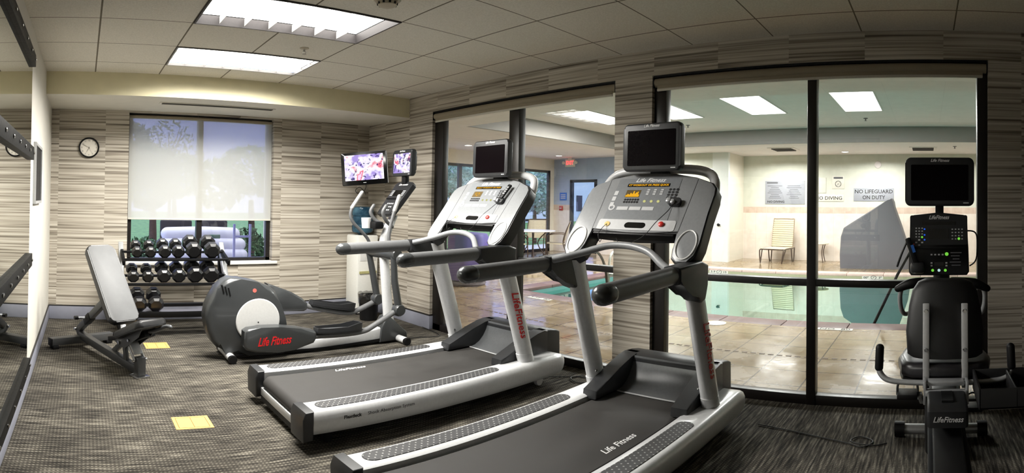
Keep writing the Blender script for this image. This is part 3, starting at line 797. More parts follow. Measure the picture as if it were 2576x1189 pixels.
MB().lathe([(0.001, -0.108), (0.018, -0.108), (0.018, -0.1)], (1.445-EX, 0, 0.62), 16, 'y').build('round_badge', plain('pale_red_badge', (206, 110, 100), 0.4), shb)
d = MB().lathe([(0.19, -0.104), (0.197, -0.112), (0.190, -0.118), (0.001, -0.121)], (1.478-EX, 0, 0.352), 48, 'y').build('crank_disc', M_disc, t)
MB().lathe([(0.001, -0.1225), (0.006, -0.1225), (0.006, -0.12)], (1.478-EX, 0, 0.34), 10, 'y').build('axle_dot', M_black, d)
MB().lathe([(0.19, 0.104), (0.197, 0.112), (0.190, 0.118), (0.001, 0.121)], (1.478-EX, 0, 0.352), 48, 'y').build('crank_disc', M_disc, t)
near = [(1.31, 0.300), (1.345, 0.322), (1.45, 0.330), (1.62, 0.325), (1.80, 0.300), (1.935, 0.268), (1.955, 0.245), (1.955, 0.195), (1.93, 0.155), (1.75, 0.110), (1.60, 0.098), (1.42, 0.105), (1.33, 0.135), (1.305, 0.17)]
a = MB().prism(ep(near), -0.285, -0.165, 'y', 0.022, 3).build('pedal_arm_cover', M_shroud, t, 45)
text('logo_lettering', 'Life Fitness', 0.105, M_rtext, a, frame((1.565-EX, -0.2865, 0.205), (1, 0, 0.03), (-0.03, 0, 1)), 0.001, 0.45, 0.002, 0.30)
far = [(1.66, 0.63), (1.74, 0.60), (1.90, 0.54), (2.01, 0.475), (2.065, 0.42), (2.06, 0.36), (2.03, 0.345), (1.80, 0.36), (1.66, 0.38)]
MB().prism(ep(far), 0.165, 0.285, 'y', 0.022, 3).build('pedal_arm_cover', M_shroud, t, 45)
def pedal(y, x0, z0, x1, z1):
    L = math.hypot(x1-x0, z1-z0); ang = math.atan2(z1-z0, x1-x0)
    M = Matrix.Translation((x0-EX, y, z0)) @ Matrix.Rotation(-ang, 4, 'Y')
    o = [(0.02, -0.05), (0.12, -0.075), (0.30, -0.078), (L-0.04, -0.06), (L, -0.03), (L, 0.03), (L-0.04, 0.06), (0.30, 0.078), (0.12, 0.075), (0.02, 0.05), (0.0, 0.0)]
    p = MB().prism(o, 0.0, 0.022, 'z', 0.006, 2).xf(M).build('foot_pedal', M_tdark, t)
    rim = [(x, y_, 0.05+0.035*math.exp(-((x-L*0.92)/0.10)**2)) for x, y_ in o]
    MB().loft([[(x, y_, 0.01) for x, y_ in o], rim, [(0.5*L+(x-0.5*L)*0.95, y_*0.88, z_) for x, y_, z_ in rim], [(0.5*L+(x-0.5*L)*0.95, y_*0.88, 0.02) for x, y_ in o]], cap=False).xf(M).build('pedal_rim', M_tdark, p)
    MB().prism([(0.5*L+(x-0.5*L)*0.9, y_*0.82) for x, y_ in o], 0.020, 0.026, 'z').xf(M).build('grip_mat', M_tmid, p)
pedal(-0.23, 1.945, 0.235, 2.41, 0.215); pedal(0.23, 2.10, 0.395, 2.585, 0.300)
MB().tube([(1.93-EX, -0.23, 0.205), (2.25-EX, -0.23, 0.195), (2.44-EX, -0.23, 0.205), (2.55-EX, -0.23, 0.245), (2.81-EX, -0.23, 0.372)], 0.026, 14, smooth=4).build('pedal_arm', M_grip, t)
MB().tube([(2.03-EX, 0.23, 0.40), (2.30-EX, 0.23, 0.325), (2.50-EX, 0.23, 0.285), (2.62-EX, 0.23, 0.295), (2.86-EX, 0.23, 0.385)], 0.026, 14, smooth=4).build('pedal_arm', M_grip, t)
MB().prism(ep([(1.70, 0.03), (1.72, 0.12), (2.05, 0.115), (2.40, 0.145), (2.76, 0.168), (2.76, 0.04), (2.1, 0.022)]), -0.055, 0.055, 'y', 0.018).build('base_rail', M_tsilver, t)
MB().prism(ep([(1.75, 0.018), (1.75, 0.045), (2.1, 0.04), (2.74, 0.058), (2.74, 0.03)]), -0.062, 0.062, 'y').build('base_rail_skirt', M_black, t)
MB().prism(ep([(2.72, 0.02), (2.735, 0.17), (2.79, 0.265), (2.84, 0.28), (2.90, 0.21), (3.03, 0.10), (3.04, 0.03), (3.0, 0.015)]), -0.075, 0.075, 'y', 0.015).build('front_foot_cover', M_shroud, t)
for x, ln in ((1.235, 0.19), (2.93, 0.215)):
    b = MB().tube([(x-EX, -ln, 0.042), (x-EX, ln, 0.042)], 0.034, 16).build('stabilizer', M_tsilver, t)
    for s in (-1, 1): MB().lathe([(0.001, -0.02), (0.036, -0.02), (0.038, 0), (0.036, 0.02), (0.001, 0.02)], (x-EX, s*(ln+0.005), 0.039), 16, 'y').build('end_cap', M_black, b)
# mast, hub, levers
def ring(cx, cy, z, a, b_, n=24): return [(cx-EX+a*math.cos(2*PI*k/n), cy+b_*math.sin(2*PI*k/n), z) for k in range(n)]
MB().loft([ring(2.865, 0, 0.15, 0.055, 0.045), ring(2.83, 0, 0.5, 0.052, 0.043), ring(2.795, 0, 0.86, 0.05, 0.042), ring(2.785, 0, 0.96, 0.052, 0.045), ring(2.80, 0, 1.06, 0.05, 0.05), ring(2.845, 0, 1.17, 0.045, 0.055), ring(2.90, 0, 1.27, 0.03, 0.06)]).build('mast', M_tsilver, t, 60)
MB().lathe([(0.001, -0.265), (0.05, -0.265), (0.058, -0.25), (0.058, 0.25), (0.05, 0.265), (0.001, 0.265)], (2.78-EX, 0, 0.905), 20, 'y').build('pivot_housing', M_shroud, t)
for s, zt, xb in ((-1, 0.40, 2.82), (1, 0.43, 2.86)):
    MB().tube([(xb-EX, s*0.23, zt), (xb-EX-0.05, s*0.23, 0.66), (2.755-EX, s*0.23, 0.90)], [0.036, 0.034, 0.03], 14, ell=1.0).build('lever_lower', M_shroud, t)
    MB().lathe([(0.001, -0.045), (0.05, -0.045), (0.062, -0.02), (0.062, 0.02), (0.05, 0.045), (0.001, 0.045)], (xb-EX, s*0.23, zt-0.03), 18, 'y').build('lever_joint', M_shroud, t)
hn = [(2.745, -0.23, 0.91), (2.70, -0.235, 1.03), (2.70, -0.235, 1.12), (2.725, -0.235, 1.23), (2.76, -0.235, 1.34), (2.805, -0.235, 1.455)]
hf = [(2.78, 0.23, 0.91), (2.745, 0.235, 1.02), (2.66, 0.235, 1.11), (2.575, 0.235, 1.19), (2.54, 0.235, 1.27), (2.57, 0.235, 1.36), (2.665, 0.235, 1.49)]
for h in (hn, hf):
    o = MB().tube([(x-EX, y, z) for x, y, z in h], 0.0165, 12, smooth=6).build('lever_handle', M_grip, t)
    q = [Vector((x-EX, y, z)) for x, y, z in h[-2:]]
    MB().tube([q[0].lerp(q[1], -0.15), q[1]+(q[1]-q[0])*0.02], 0.0195, 12, dome=True).build('handle_grip', plain('pale_grip', (168, 168, 166), 0.5), o)
# fixed grips, cup holder with a paper cup holder label, console
for y in (0.10, -0.10):
    MB().tube([(2.85-EX, y*0.5, 1.16), (2.75-EX, y, 1.22), (2.70-EX, y*1.15, 1.30), (2.735-EX, y*1.15, 1.365)], 0.018, 12, smooth=5, dome=True).build('fixed_grip', M_grip, t)
MB().box((2.70-EX, 0.02, 1.175), (0.10, 0.16, 0.07), bev=0.015).build('accessory_tray', M_black, t)
MB().lathe([(0.001, 1.145), (0.042, 1.145), (0.050, 1.245), (0.046, 1.245), (0.040, 1.152), (0.001, 1.152)], (2.63-EX, 0.075, 0), 20).build('cup_holder', M_white2, t)
O = Vector((2.775-EX, 0, 1.285)); S = Vector((0.25, 0, 0.31)).normalized(); EF = frame(O, (0, -1, 0), S)
def eb(mb, nm, m, p, sm=38): mb.xf(EF); return mb.build(nm, m, p, sm)
def cons(w0, w1, Lh): return [(-w0, 0), (w0, 0), (w0+0.01, 0.02), (w1, Lh-0.03), (w1-0.03, Lh), (0, Lh+0.012), (-w1+0.03, Lh), (-w1, Lh-0.03), (-w0-0.01, 0.02)]
cs = eb(MB().prism(cons(0.12, 0.155, 0.41), -0.055, 0.0, 'z', 0.008), 'console', M_tdark, t)
eb(MB().prism(rrect(0.135, 0.075, 0.004, cy=0.265), 0, 0.002, 'z'), 'console_display', M_glossblk, cs)
eb(MB().box((0, 0.19, 0.004), (0.24, 0.014, 0.014)), 'reading_ledge', M_black, cs)
text('logo_lettering', 'Life Fitness', 0.034, M_wtext, cs, EF @ Matrix.Translation((0, 0.375, 0.001)), 0.0006, 0.35, 0.0005)
for r in range(4):
    for q in range(3):
        for s in (-1, 1): eb(MB().box((s*(0.095+0.0)+0.016*(q-1), 0.235+0.019*r, 0.001), (0.010, 0.010, 0.002)), 'number_key', M_tpanel2, cs)
for r in range(3):
    for q in range(4): eb(MB().box((-0.045+0.03*q, 0.05+0.04*r, 0.001), (0.018, 0.014, 0.002)), 'program_key', M_tpanel2, cs)
def tvpic(name, seed):
    m, nt, out = new_mat(name)
    e = nt.nodes.new('ShaderNodeEmission'); co = objco(nt)
    f1 = noise(nt, co, 9.0+seed, 2, 0.5); f2 = noise(nt, co, 26.0+seed, 2, 0.5); f3 = noise(nt, co, 5.0+seed, 1, 0.5)
    c1 = ramp(nt, f1, [(0.40, lin(170, 150, 220)), (0.47, lin(236, 228, 252)), (0.58, lin(252, 248, 255)), (0.69, lin(226, 70, 100)), (0.73, lin(240, 210, 240))])
    dk = ramp(nt, f2, [(0.36, (0.9, 0.9, 0.9, 1)), (0.41, (0, 0, 0, 1))])
    nt.links.new(mixc(nt, dk, c1, lin(58, 48, 110)), e.inputs[0]); e.inputs[1].default_value = 1.15
    nt.links.new(e.outputs[0], out.inputs[0]); return m
make_screen(t, (2.985-EX, 0, 1.795), 0.345, 0.262, (-1, 0, 0.05), tvpic('tv_picture_small', 3))
MB().box((3.03-EX, 0, 1.64), (0.05, 0.07, 0.12), bev=0.008).build('screen_neck', M_black, t)
tag(MB().tube([(3.03, 4.42, 0.012), (3.2, 4.40, 0.008), (3.38, 4.33, 0.008), (3.46, 4.45, 0.008), (3.49, 4.75, 0.012)], 0.004, 8, smooth=6).build('power_cord', M_cable), 'thin black power cord from the elliptical trainer to the wall', 'cord')

# ------------------------------------------------------------------ adjustable bench
t = thing('weight_bench', 'adjustable weight bench with an upright grey padded back', 'bench', (0, 4.93, 0), math.atan2(-0.896, 0.443))
M_pad1 = plain('grey_vinyl_pad', (92, 93, 94), 0.6, var=0.08, scale=12, bmp=0.1)
M_padside = plain('black_vinyl', (22, 22, 23), 0.42, var=0.1)
M_bframe = plain('gunmetal_frame', (70, 71, 72), 0.36, metal=0.25, var=0.08)
def padmat(P, a, w, L, th, nmt, nms, rad=0.05):
    """padded board whose top starts at P (u,z), runs L at angle a; split into the dark border and lighter face."""
    M = Matrix.Translation((P[0], 0, P[1])) @ Matrix.Rotation(-a, 4, 'Y')
    s_ = MB().prism(rrect(L, w, rad, 6, L/2, 0), -th, 0, 'z', 0.016, 3).xf(M).build(nms, M_padside, t)
    MB().prism(rrect(L-0.018, w-0.018, rad-0.008, 6, L/2, 0), -0.012, 0.004, 'z', 0.004, 2).xf(M).build('pad_face', nmt, s_)
    return s_
padmat((0.325, 0.985), -math.atan2(0.575, 0.47), 0.272, 0.745, 0.058, M_pad1, 'back_pad')
padmat((0.80, 0.325), math.radians(26), 0.272, 0.40, 0.055, M_padside, 'seat_pad')
MB().bar((0.0, 0, 0.105), (1.0, 0, 0.050), 0.058, 0.066, 0.004).build('main_beam', M_bframe, t)
MB().bar((-0.06, 0, 0.165), (0.02, 0, 0.085), 0.052, 0.06, 0.004).build('pivot_bracket', M_bframe, t)
MB().bar((-0.035, 0, 0.155), (0.47, 0, 0.53), 0.05, 0.06, 0.004).build('back_brace', M_bframe, t)
MB().bar((0.20, 0, 0.33), (0.10, 0, 0.255), 0.062, 0.07, 0.004).build('brace_sleeve', M_black, t)
MB().tube([(0.14, -0.02, 0.30), (0.13, -0.10, 0.305)], 0.011, 10).build('pop_pin', M_chrome, t)
MB().tube([(0.13, -0.10, 0.305), (0.128, -0.135, 0.306)], 0.018, 12).build('pin_knob', M_black, t)
MB().lathe([(0.001, -0.05), (0.014, -0.05), (0.014, 0.05), (0.001, 0.05)], (-0.05, 0, 0.155), 12, 'y').build('pivot_bolt', M_chrome, t)
r = MB().box((0.012, 0, 0.068), (0.075, 0.62, 0.068), bev=0.004).build('rear_foot_tube', M_bframe, t)
for s in (-1, 1):
    MB().box((0.012, s*0.312, 0.066), (0.078, 0.016, 0.072), bev=0.004).build('end_cap', M_black, r)
    MB().box((0.012, s*0.27, 0.016), (0.085, 0.06, 0.032), bev=0.006).build('rubber_foot', M_black, r)
MB().box((1.005, 0, 0.088), (0.066, 0.070, 0.150), bev=0.004).build('front_post', M_bframe, t)
MB().box((1.005, 0, 0.006), (0.12, 0.12, 0.012), bev=0.003).build('foot_plate', M_chrome, t)
for s in (-1, 1):
    MB().bar((1.00, s*0.044, 0.135), (0.86, s*0.044, 0.285), 0.008, 0.026, 0.001).build('side_link', M_silver, t)
    MB().lathe([(0.001, -0.008), (0.012, -0.008), (0.012, 0.008), (0.001, 0.008)], (1.0, s*0.055, 0.135), 10, 'y').build('link_bolt', M_chrome, t)
MB().bar((0.985, 0, 0.182), (0.88, 0, 0.292), 0.076, 0.008, 0.001).build('cover_plate', M_silver, t)
for s in (-1, 1):
    MB().prism([(0.72, 0.235), (0.80, 0.205), (0.88, 0.212), (1.07, 0.345), (1.12, 0.43), (1.09, 0.425), (0.83, 0.30)], s*0.058-0.003, s*0.058+0.003, 'y').build('seat_bracket', M_bframe, t)
    MB().lathe([(0.001, -0.010), (0.016, -0.010), (0.016, 0.010), (0.001, 0.010)], (0.80, s*0.066, 0.24), 12, 'y').build('bracket_bolt', M_chrome, t)
    MB().lathe([(0.001, -0.008), (0.011, -0.008), (0.011, 0.008), (0.001, 0.008)], (0.94, s*0.066, 0.29), 12, 'y').build('bracket_bolt', M_chrome, t)
MB().bar((0.55, 0.03, 0.085), (0.78, 0.03, 0.265), 0.03, 0.045, 0.003).build('seat_post', M_bframe, t)
MB().bar((0.83, -0.012, 0.07), (0.80, -0.012, 0.24), 0.03, 0.04, 0.003).build('seat_post', M_bframe, t)
MB().bar((0.60, 0, 0.22), (0.80, 0, 0.28), 0.11, 0.04, 0.004).build('hinge_block', M_black, t)
MB().tube([(1.02, 0.04, 0.36), (1.12, 0.075, 0.40), (1.22, 0.085, 0.445), (1.27, 0.085, 0.452)], 0.016, 12, smooth=4, dome=True).build('seat_handle', M_tmid, t)
MB().box((0.98, 0.05, 0.335), (0.16, 0.10, 0.07), Matrix.Rotation(-0.45, 3, 'Y'), 0.008).build('adjuster_housing', M_black, t)
for u in (0.42, 0.62):
    MB().bar((u-0.045, 0, 0.90-(u-0.325)*1.22), (u-0.045+0.01, 0, 0.90-(u-0.325)*1.22-0.012), 0.16, 0.05).build('back_rib', M_bframe, t)

# ------------------------------------------------------------------ dumbbell rack and dumbbells
t = thing('dumbbell_rack', 'black three tier dumbbell rack in front of the garden window', 'dumbbell rack', (0.95, 5.5, 0))
RX0 = 0.95; RY0 = 5.5
def rb(a, b_, w, h, nm, m, p=None, bev=0.003): return MB().bar((a[0]-RX0, a[1]-RY0, a[2]), (b_[0]-RX0, b_[1]-RY0, b_[2]), w, h, bev).build(nm, m, p or t)
for x in (0.405, 1.515):
    rb((x, 5.80, 0.90), (x, 5.16, 0.04), 0.05, 0.07, 'side_post', M_silver)
    rb((x, 5.90, 0.03), (x, 5.08, 0.03), 0.06, 0.05, 'foot_bar', M_blacksteel)
    rb((x, 5.74, 0.06), (x, 5.82, 0.84), 0.045, 0.045, 'rear_post', M_blacksteel)
for (y, z) in ((5.54, 0.768), (5.44, 0.528), (5.32, 0.245)):
    for dy, dz in ((-0.10, -0.005), (0.11, 0.055)):
        rb((0.41, y+dy, z+dz), (1.51, y+dy, z+dz), 0.055, 0.022, 'shelf_rail', M_blacksteel)
    for x in (0.415, 1.505): rb((x, y-0.15, z-0.035), (x, y+0.17, z+0.055), 0.03, 0.05, 'shelf_arm', M_blacksteel)
rb((0.41, 5.155, 0.250), (1.51, 5.155, 0.250), 0.012, 0.06, 'shelf_lip', M_blacksteel)
MB().bar((0.41-RX0, 5.30-RY0, 0.252), (1.51-RX0, 5.30-RY0, 0.252), 0.17, 0.008).build('shelf_tray', plain('grey_shelf', (104, 104, 112), 0.4, metal=0.3), t)
M_rubber = plain('black_rubber', (17, 17, 18), 0.3, var=0.15, spec=0.6)
def dumbbell(r, gl):
    o = thing('dumbbell', None, 'dumbbell')
    def hexa(y0, y1, nm):
        k = r*0.72; w = (y1-y0)
        R8 = lambda q, y: [(q*math.cos(PI*j/4+PI/8), y, q*math.sin(PI*j/4+PI/8)) for j in range(8)]
        s_ = 1 if y1 > y0 else -1
        return MB().loft([R8(k, y0), R8(r, y0+w*0.18), R8(r, y0+w*0.80), R8(k*0.98, y1)]).build(nm, M_rubber, o, 10)
    hexa(-gl/2, -gl/2-r*1.15, 'weight_head'); hexa(gl/2, gl/2+r*1.15, 'weight_head')
    MB().lathe([(0.001, -gl/2-0.004), (0.014, -gl/2-0.004), (0.0165, 0), (0.014, gl/2+0.004), (0.001, gl/2+0.004)], seg=14, axis='y').build('handle', M_chrome, o)
    return o
protos = {}
def put(r, gl, x, y, z, label):
    key = round(r, 3)
    if key not in protos: o = protos[key] = dumbbell(r, gl)
    else: o = copy_tree(protos[key])
    o.location = (x, y, z); o.rotation_euler = (math.radians(15.5), 0, 0)
    o['label'] = label; o['group'] = 'octagonal dumbbells on the rack'
    return o
ordn = ['first', 'second', 'third', 'fourth', 'fifth', 'sixth']
for row, y, z, xs, rs in (('top', 5.545, 0.862, (0.55, 0.69, 0.835, 0.975, 1.135, 1.33), (0.058, 0.058, 0.068, 0.068, 0.086, 0.086)),
                          ('middle', 5.445, 0.622, (0.507, 0.655, 0.815, 0.968, 1.135, 1.30), (0.061, 0.061, 0.072, 0.072, 0.0845, 0.0845))):
    for i, (x, r) in enumerate(zip(xs, rs)):
        side = ' at the left end' if i == 0 else (' at the right end' if i == 5 else '')
        size = 'small' if i < 2 else ('medium' if i < 4 else 'large')
        put(r, 0.125, x, y, z+0.003+r-0.055, f'{size} black dumbbell, {ordn[i]} from the left on the {row} shelf{side}')
put(0.079, 0.125, 0.555, 5.325, 0.376, 'black dumbbell on the bottom shelf, half hidden behind the bench back')
put(0.079, 0.125, 0.723, 5.325, 0.376, 'black dumbbell on the bottom shelf, right one of the pair')

# ------------------------------------------------------------------ water cooler, waste bin, wall television
M_cool = plain('cooler_white', (226, 226, 220), 0.4, var=0.03)
t = thing('water_cooler', 'white water cooler with a blue bottle in the room corner', 'water cooler', (3.335, 5.83, 0))
MB().box((0, 0, 0.50), (0.29, 0.30, 0.97), bev=0.02).build('cabinet', M_cool, t)
MB().box((0, -0.156, 0.53), (0.24, 0.012, 0.03)).build('drip_tray', plain('olive_tray', (176, 172, 120), 0.5), t)
MB().box((0, -0.151, 0.79), (0.23, 0.008, 0.24), bev=0.004).build('front_panel', M_white2, t)
for x in (-0.06, 0.05):
    f = MB(); f.box((x, -0.17, 0.82), (0.022, 0.035, 0.02), bev=0.004); f.box((x, -0.182, 0.80), (0.014, 0.012, 0.03)); f.build('tap', M_tpanel2, t)
for s in (-1, 1): MB().box((s*0.11, 0, 0.008), (0.05, 0.24, 0.016)).build('foot', M_black, t)
M_bottle, nt, out = new_mat('blue_water_bottle')
p = principled(nt, out, lin(48, 82, 104), 0.08, 0, 0.6); p.inputs['Transmission Weight'].default_value = 0.35; p.inputs['IOR'].default_value = 1.2
nt.links.new(ramp(nt, noise(nt, objco(nt), 9, 3), [(0.35, lin(34, 66, 88)), (0.7, lin(96, 136, 156))]), p.inputs['Base Color'])
prof = [(0.001, 0.985), (0.05, 0.985), (0.06, 1.0), (0.125, 1.02), (0.135, 1.04), (0.135, 1.10), (0.128, 1.108), (0.128, 1.12), (0.135, 1.128), (0.135, 1.20), (0.128, 1.208), (0.128, 1.22), (0.135, 1.228), (0.135, 1.30), (0.128, 1.325), (0.10, 1.337), (0.001, 1.334)]
MB().lathe(prof, seg=32).build('water_bottle', M_bottle, t)
t = thing('waste_bin', 'small dark waste bin with a clear liner bag beside the water cooler', 'bin', (3.20, 5.42, 0))
MB().lathe([(0.001, 0), (0.10, 0), (0.118, 0.29), (0.122, 0.30), (0.115, 0.30), (0.098, 0.008), (0.001, 0.008)], seg=28).build('bucket', M_black, t)
M_bag = thin_glass('clear_plastic_bag', (0.72, 0.72, 0.72), 1.0, 0.10, 0.15)
rg = []
for k, (r_, z_) in enumerate(((0.121, 0.20), (0.127, 0.25), (0.128, 0.31), (0.124, 0.325), (0.112, 0.32), (0.106, 0.24))):
    rg.append([((r_+random.uniform(-0.003, 0.004))*math.cos(2*PI*j/30), (r_+random.uniform(-0.003, 0.004))*math.sin(2*PI*j/30), z_+random.uniform(-0.008, 0.008)) for j in range(30)])
MB().loft(rg, cap=False).build('liner_bag', M_bag, t)

t = thing('wall_television', 'flat black television on a wall bracket in the far corner, showing a bright picture', 'television', (3.115, 5.435, 1.79))
TF = Matrix.Translation((0, 0, 0)) @ frame((0, 0, 0), (0.77, -0.63, 0.085), (-0.03, 0.06, 1))
def tb(mb, nm, m, p): mb.xf(TF); return mb.build(nm, m, p)
hs = tb(MB().prism(rrect(0.535, 0.385, 0.012), -0.05, 0.0, 'z', 0.006), 'housing', M_glossblk, t)
tb(MB().prism(rrect(0.46, 0.30, 0.004, cy=0.012), -0.002, 0.002, 'z'), 'screen', tvpic('tv_picture_large', 0), hs)
tb(MB().box((0, -0.168, 0.001), (0.035, 0.007, 0.002)), 'maker_plate', M_tpanel2, hs)
tb(MB().box((0.272, 0, -0.03), (0.006, 0.37, 0.03)), 'side_trim', M_silver, hs)
tb(MB().box((0, 0, -0.075), (0.2, 0.2, 0.05), bev=0.008), 'rear_plate', M_black, t)
MB().bar((0.05, 0.05, 0), (0.395, 0.27, 0.0), 0.05, 0.05, 0.004).build('wall_arm', M_black, t)
MB().box((0.397, 0.26, 0.0), (0.012, 0.12, 0.22), bev=0.003).build('wall_plate', M_silver, t)
b = MB().tube([(0.07, 0.07, -0.16), (0.08, 0.10, -0.24), (0.02, 0.14, -0.30), (-0.02, 0.16, -0.26), (0.03, 0.15, -0.22), (0.08, 0.12, -0.27), (0.10, 0.12, -0.31)], 0.004, 6, smooth=6).build('signal_cable', M_cable, t)
# ------------------------------------------------------------------ recumbent bike (faces the pool window)
t = thing('recumbent_bike', 'dark recumbent exercise bike with a personal screen, before the right pool window', 'exercise bike', (2.4, -0.078, 0))
BX = 2.4
M_seatback = plain('black_seat_shell', (20, 20, 21), 0.5, var=0.15)
M_seatpad = plain('dark_vinyl_seat', (40, 39, 42), 0.35, var=0.12)
def bb(c, d, rot=None, bev=0.0): return MB().box((c[0]-BX, c[1], c[2]), d, rot, bev)
def bt(path, r, **k): return MB().tube([(x-BX, y, z) for x, y, z in path], r, **k)
# seat back: curved padded board
rings = []
for z, w, xo in ((0.735, 0.145, 2.33), (0.75, 0.165, 2.33), (0.85, 0.172, 2.345), (0.96, 0.160, 2.37), (1.03, 0.145, 2.385), (1.068, 0.120, 2.395), (1.083, 0.085, 2.40)):
    r = []
    for k in range(28):
        a = 2*PI*k/28; cx = math.copysign(abs(math.cos(a))**0.45, math.cos(a)); sy = math.copysign(abs(math.sin(a))**0.6, math.sin(a))
        r.append((xo-BX+0.032*sy+0.03*(abs(cx)**2), w*cx, z))
    rings.append(r)
MB().loft(rings).build('seat_back', M_seatback, t, 50)
for s in (-1, 1):
    b_ = MB().bar((2.305-BX, s*0.083, 0.60), (2.325-BX, s*0.083, 0.985), 0.028, 0.022, 0.003).build('back_rail', M_tsilver, t)
    for z in (0.78, 0.955): MB().lathe([(0.001, -0.022), (0.008, -0.022), (0.010, -0.012), (0.001, -0.01)], (2.31-BX+0.005*(z-0.6), s*0.083, z), 10, 'x').build('rail_screw', M_chrome, b_)
# cushion
o = [(x, y) for x, y in ((2.30, -0.14), (2.34, -0.19), (2.46, -0.21), (2.60, -0.19), (2.70, -0.12), (2.73, 0), (2.70, 0.12), (2.60, 0.19), (2.46, 0.21), (2.34, 0.19), (2.30, 0.14))]
MB().prism([(x-BX, y) for x, y in o], 0.635, 0.715, 'z', 0.03, 4).build('seat_cushion', M_seatpad, t)
MB().prism([(x*0.98+2.46*0.02-BX, y*0.96) for x, y in o], 0.612, 0.64, 'z').build('seat_base', M_black, t)
# carriage under the seat
bb((2.27, 0, 0.640), (0.05, 0.15, 0.022), None, 0.003).build('carriage_bar', M_silver, t)
bb((2.235, 0, 0.602), (0.04, 0.17, 0.024), None, 0.003).build('carriage_bar', M_silver, t)
for s in (-1, 1): bb((2.26, s*0.088, 0.60), (0.06, 0.012, 0.11), None, 0.002).build('carriage_plate', M_silver, t)
cov = MB().prism([(2.03-BX, 0.52), (2.03-BX, 0.592), (2.07-BX, 0.615), (2.20-BX, 0.622), (2.22-BX, 0.50)], -0.078, 0.078, 'y', 0.012).build('carriage_cover', M_tdark, t)
bb((2.135, 0, 0.621), (0.12, 0.045, 0.008)).build('cover_inset', M_black, cov)
text('logo_lettering', 'LifeFitness', 0.034, M_wtext, cov, frame((2.0285-BX, 0, 0.557), (0, -1, 0), (0, 0, 1)), 0.0008, 0.35, 0.0005, 0.115)
# side handles with foam grips
for s in (-1, 1):
    bt([(2.27, s*0.07, 0.636), (2.28, s*0.18, 0.636), (2.29, s*0.245, 0.642), (2.30, s*0.277, 0.668), (2.305, s*0.284, 0.71), (2.31, s*0.280, 0.78)], 0.013, seg=14, smooth=6).build('side_handle', M_silver, t)
    bt([(2.303, s*0.284, 0.695), (2.309, s*0.281, 0.785)], 0.0185, seg=14, dome=True).build('foam_grip', M_black, t)
# accessory tray on the right
tr = MB()
for (x0, x1, y0, y1, z0, z1) in ((2.02, 2.30, -0.40, -0.115, 0.60, 0.612), (2.02, 2.03, -0.40, -0.115, 0.60, 0.69), (2.29, 2.30, -0.40, -0.115, 0.60, 0.69), (2.02, 2.30, -0.125, -0.115, 0.60, 0.69), (2.02, 2.30, -0.40, -0.39, 0.60, 0.69), (2.02, 2.30, -0.265, -0.257, 0.60, 0.685)):
    tr.box(((x0+x1)/2-BX, (y0+y1)/2, (z0+z1)/2), (x1-x0, y1-y0, z1-z0), bev=0.003)
tr.build('accessory_tray', M_seatback, t)
# monorail, rear column, floor stabilizers, front shroud
MB().bar((1.62-BX, 0, 0.36), (2.75-BX, 0, 0.50), 0.115, 0.11, 0.008).build('seat_rail', M_seatback, t)
for s in (-1, 1): MB().bar((1.62-BX, s*0.066, 0.36), (2.72-BX, s*0.066, 0.495), 0.02, 0.05, 0.003).build('rail_side', M_tdark, t)
MB().bar((1.66-BX, 0, 0.05), (1.74-BX, 0, 0.36), 0.075, 0.10, 0.008).build('rear_column', M_tdark, t)
bt([(1.67, -0.24, 0.036), (1.67, 0.24, 0.036)], 0.034, seg=16).build('rear_stabilizer', M_silver, t)
st = bt([(3.09, -0.22, 0.052), (3.09, 0.22, 0.052)], 0.034, seg=16).build('front_stabilizer', M_silver, t)
for s in (-1, 1): MB().lathe([(0.001, -0.028), (0.05, -0.028), (0.05, 0.028), (0.001, 0.028)], (3.09-BX, s*0.235, 0.052), 18, 'y').build('end_cap', M_black, st)
MB().prism([(2.70-BX, 0.06), (2.66-BX, 0.30), (2.72-BX, 0.44), (2.84-BX, 0.56), (3.0-BX, 0.58), (3.16-BX, 0.48), (3.24-BX, 0.30), (3.24-BX, 0.06)], -0.09, 0.09, 'y', 0.03, 3).build('drive_shroud', M_seatback, t)
# cranks and strapped pedals
for s, (px, pz) in ((1, (2.66, 0.44)), (-1, (2.98, 0.24))):
    MB().bar((2.82-BX, s*0.105, 0.34), (px-BX, s*0.115, pz), 0.022, 0.03, 0.003).build('crank', M_silver, t)
    pd = bb((px, s*0.175, pz), (0.11, 0.10, 0.03), None, 0.006).build('pedal', M_black, t)
    bt([(px, s*0.125, pz-0.005), (px+0.01, s*0.13, pz+0.055), (px+0.015, s*0.175, pz+0.085), (px+0.01, s*0.22, pz+0.055), (px, s*0.225, pz-0.005)], 0.006, seg=8, smooth=5).build('pedal_strap', M_cable, pd)
# console post, handlebar, console, screen
MB().tube([(3.02-BX, 0, 0.50), (3.03-BX, 0, 0.80), (2.98-BX, 0, 1.05)], [0.055, 0.05, 0.045], 16).build('console_post', M_tdark, t)
for s in (-1, 1):
    bt([(2.99, s*0.02, 0.90), (2.95, s*0.11, 0.87), (2.86, s*0.175, 0.835), (2.80, s*0.205, 0.85), (2.765, s*0.218, 0.92), (2.75, s*0.205, 0.99), (2.77, s*0.14, 1.02)], 0.0125, seg=12, smooth=6).build('handlebar', M_silver, t)
    bt([(2.745, s*0.228, 0.985), (2.73, s*0.16, 1.015), (2.75, s*0.05, 1.025)], [0.018, 0.027, 0.020], seg=14, smooth=4, dome=True).build('handlebar_grip', M_black, t)
    if s < 0: bt([(2.98, s*0.05, 1.26), (2.96, s*0.16, 1.275), (2.95, s*0.195, 1.24), (2.95, s*0.19, 1.12), (2.96, s*0.155, 1.08)], 0.004, seg=8, smooth=6).build('signal_cable', M_cable, t)
Fb = frame((2.90-BX, 0.016, 1.204), (0, -1, 0.004), (0.06, 0.004, 1))
